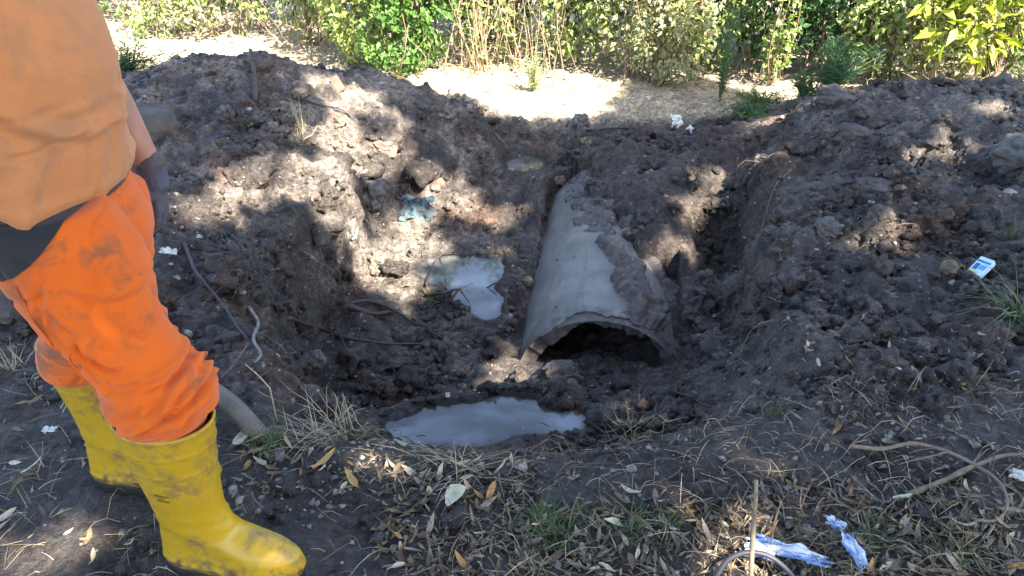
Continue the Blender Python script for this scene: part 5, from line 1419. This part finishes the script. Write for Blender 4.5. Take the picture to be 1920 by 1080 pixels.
canes(X(1600,6.7),6.7,3.0,1.2,50,M_CANE,'thin dead stems standing among the hedge bushes','dead_weeds','weeds',None,.22,.005)
canes(X(610,6.3),6.3,.8,.6,28,M_CANE,'dry twiggy weeds round the reddish post','dry_weeds','weeds',M_DRYG,.35,.003)
canes(X(1890,6.2),6.2,.5,.7,26,M_CANE,'dead twigs crossing the wire beside the lime plant','dead_weeds','weeds',None,.3,.004)
# weeds nearer than the hedge
def feather(px, py, h, rad, nbr, lab, mk='blue', y=None, lean=(0, 0), dens=26):
    p = hit(px, py) if y is None else np.array([X(px, y), y, surf1(X(px, y), y)])
    r_ = tag(empty('feathery_weed', (p[0], p[1], surf1(p[0], p[1]))), lab, 'weed')
    st, LP, LD = [], [], []
    for k in range(nbr):
        a = rng.uniform(0, 6.28); tp = np.array([math.cos(a) * rad * rng.random() + lean[0], math.sin(a) * rad * rng.random() + lean[1], h * rng.uniform(.6, 1.1)])
        st.append(strand([(0, 0, -.02), tp * .5 + [0, 0, .03], tp], .003, 10, .008, k, 5, .4))
        for q_ in range(dens):
            f = rng.uniform(.12, 1); LP.append(tp * f); LD.append([rng.normal(), rng.normal(), .5 + rng.normal() * .4])
    mesh_np('stems', *join(st), plain('weed_stem', (.10, .14, .05), .8, .3, 30, 0), r_)
    LP, LD = np.array(LP), np.array(LD)
    V, F = leaf_quads(LP, LD, rand_unit(len(LP), .5), rng.uniform(.03, .07, len(LP)), .007)
    mesh_np('foliage', V, F, M_G[mk], r_)
feather(1350,0,.62,.10,14,'tall thin feathery weed rising before the hedge',y=5.55,dens=40)
feather(1535,0,.34,.24,44,'bushy feathery green weed behind the spoil heap',y=5.0,lean=(.08,0),dens=36)
feather(1500,0,.22,.2,30,'lower feathery weed beside the bushy one',y=5.1,dens=30)
feather(1835,0,.50,.12,16,'pale spiky weed in front of the lime plant','pale',y=5.75,dens=40)
feather(1790,0,.42,.12,12,'second pale spiky weed before the hedge','pale',y=5.75,dens=34)
feather(1000,0,.26,.12,14,'small pale weed on the sunlit dry ground','pale',y=5.75,dens=24)
feather(265,0,.24,.28,46,'dark green weed patch growing behind the heap beside the worker','dark',y=5.15,dens=26)
feather(335,0,.17,.2,30,'low green weeds on the back of the heap','dark',y=5.1,dens=24)
feather(1420,0,.10,.22,40,'green ground weeds on the damp soil behind the pit','mid',y=5.3,dens=14)
feather(1400,0,.08,.22,36,'creeping green weeds at the spoil heap foot','blue',y=4.9,dens=14)
feather(1880,0,.16,.1,14,'little weed on the spoil crest','pale',y=4.9,dens=16)
# straw and dead grass over the dry strip
def spots_far(n):
    y = rng.uniform(5.15, 7.8, n); x = rng.uniform(-.72, .72, n) * y; ok = rng.random(n) < .35 + .65 * sstep(-.1, .4, pn(P3(x, y) * 1.6, 251)); x, y = x[ok], y[ok]
    return np.stack([x, y, surf(x, y)], -1)
V, Q = strands(5200, spots_far, .04, .20, .0024, 0, .5)
P = spots_far(1500); D = rand_unit(len(P), .2); V2, F2 = leaf_quads(P + [0, 0, .008], D, rand_unit(len(P), 1.5), rng.uniform(.03, .08, len(P)), .02)
o = mesh_np('dry_ground_litter', np.concatenate([V, V2]), [Q, F2 + len(V)], M_DRYG)
tag(o, 'bleached straw and dead leaves over the sunlit strip before the hedge', 'straw', kind='stuff')

# --- wire fence
FY = 6.85
fz = -.3
fence = tag(empty('wire_fence', (0, FY, fz), math.atan(-.24)), 'rusty wire mesh fence on thin posts running through the hedge', 'fence')
M_WIRE = plain('galvanised_wire', (.45, .44, .42), .45, .3, 60, 0, .001, .5, .7)
M_POST = plain('rusty_post', (.17, .10, .07), .8, .5, 30, .4)
xs_ = np.arange(-5.0, 5.01, .075)
V, F = tube(np.array([(0, 0, 0), (0.004, .003, .4), (-.003, -.002, .8), (0, 0, 1.25)]), .0016, 4)
w0 = mesh_np('vertical_wire', V, F, M_WIRE, fence); w0.location = (xs_[0], 0, 0)
for x in xs_[1:]:
    o = w0.copy(); COL.objects.link(o); o.parent = fence; o.location = (x, 0, 0)
hp_ = np.stack([np.linspace(-5, 5, 40), .004 * np.sin(np.arange(40)), .006 * np.sin(np.arange(40) * .9)], -1)
V, F = tube(hp_, .0018, 4)
h0 = mesh_np('horizontal_wire', V, F, M_WIRE, fence); h0.location = (0, -.004, .02)
for k in range(1, 13):
    o = h0.copy(); COL.objects.link(o); o.parent = fence; o.location = (0, -.004, .02 + k * .1)
V, F = tube(np.array([(0, 0, -.2), (.006, 0, .5), (0, 0, 1.4)]), .018, 8)
p0_ = mesh_np('post', V, F, M_POST, fence); p0_.location = (X(285, 6.7), -.02, 0)
for px in (-60, 588, 960, 1300, 1590, 1900, 2150):
    o = p0_.copy(); COL.objects.link(o); o.parent = fence; o.location = (X(px, 6.7), -.02, 0); o.rotation_euler = (0, random.uniform(-.04, .04), 0)
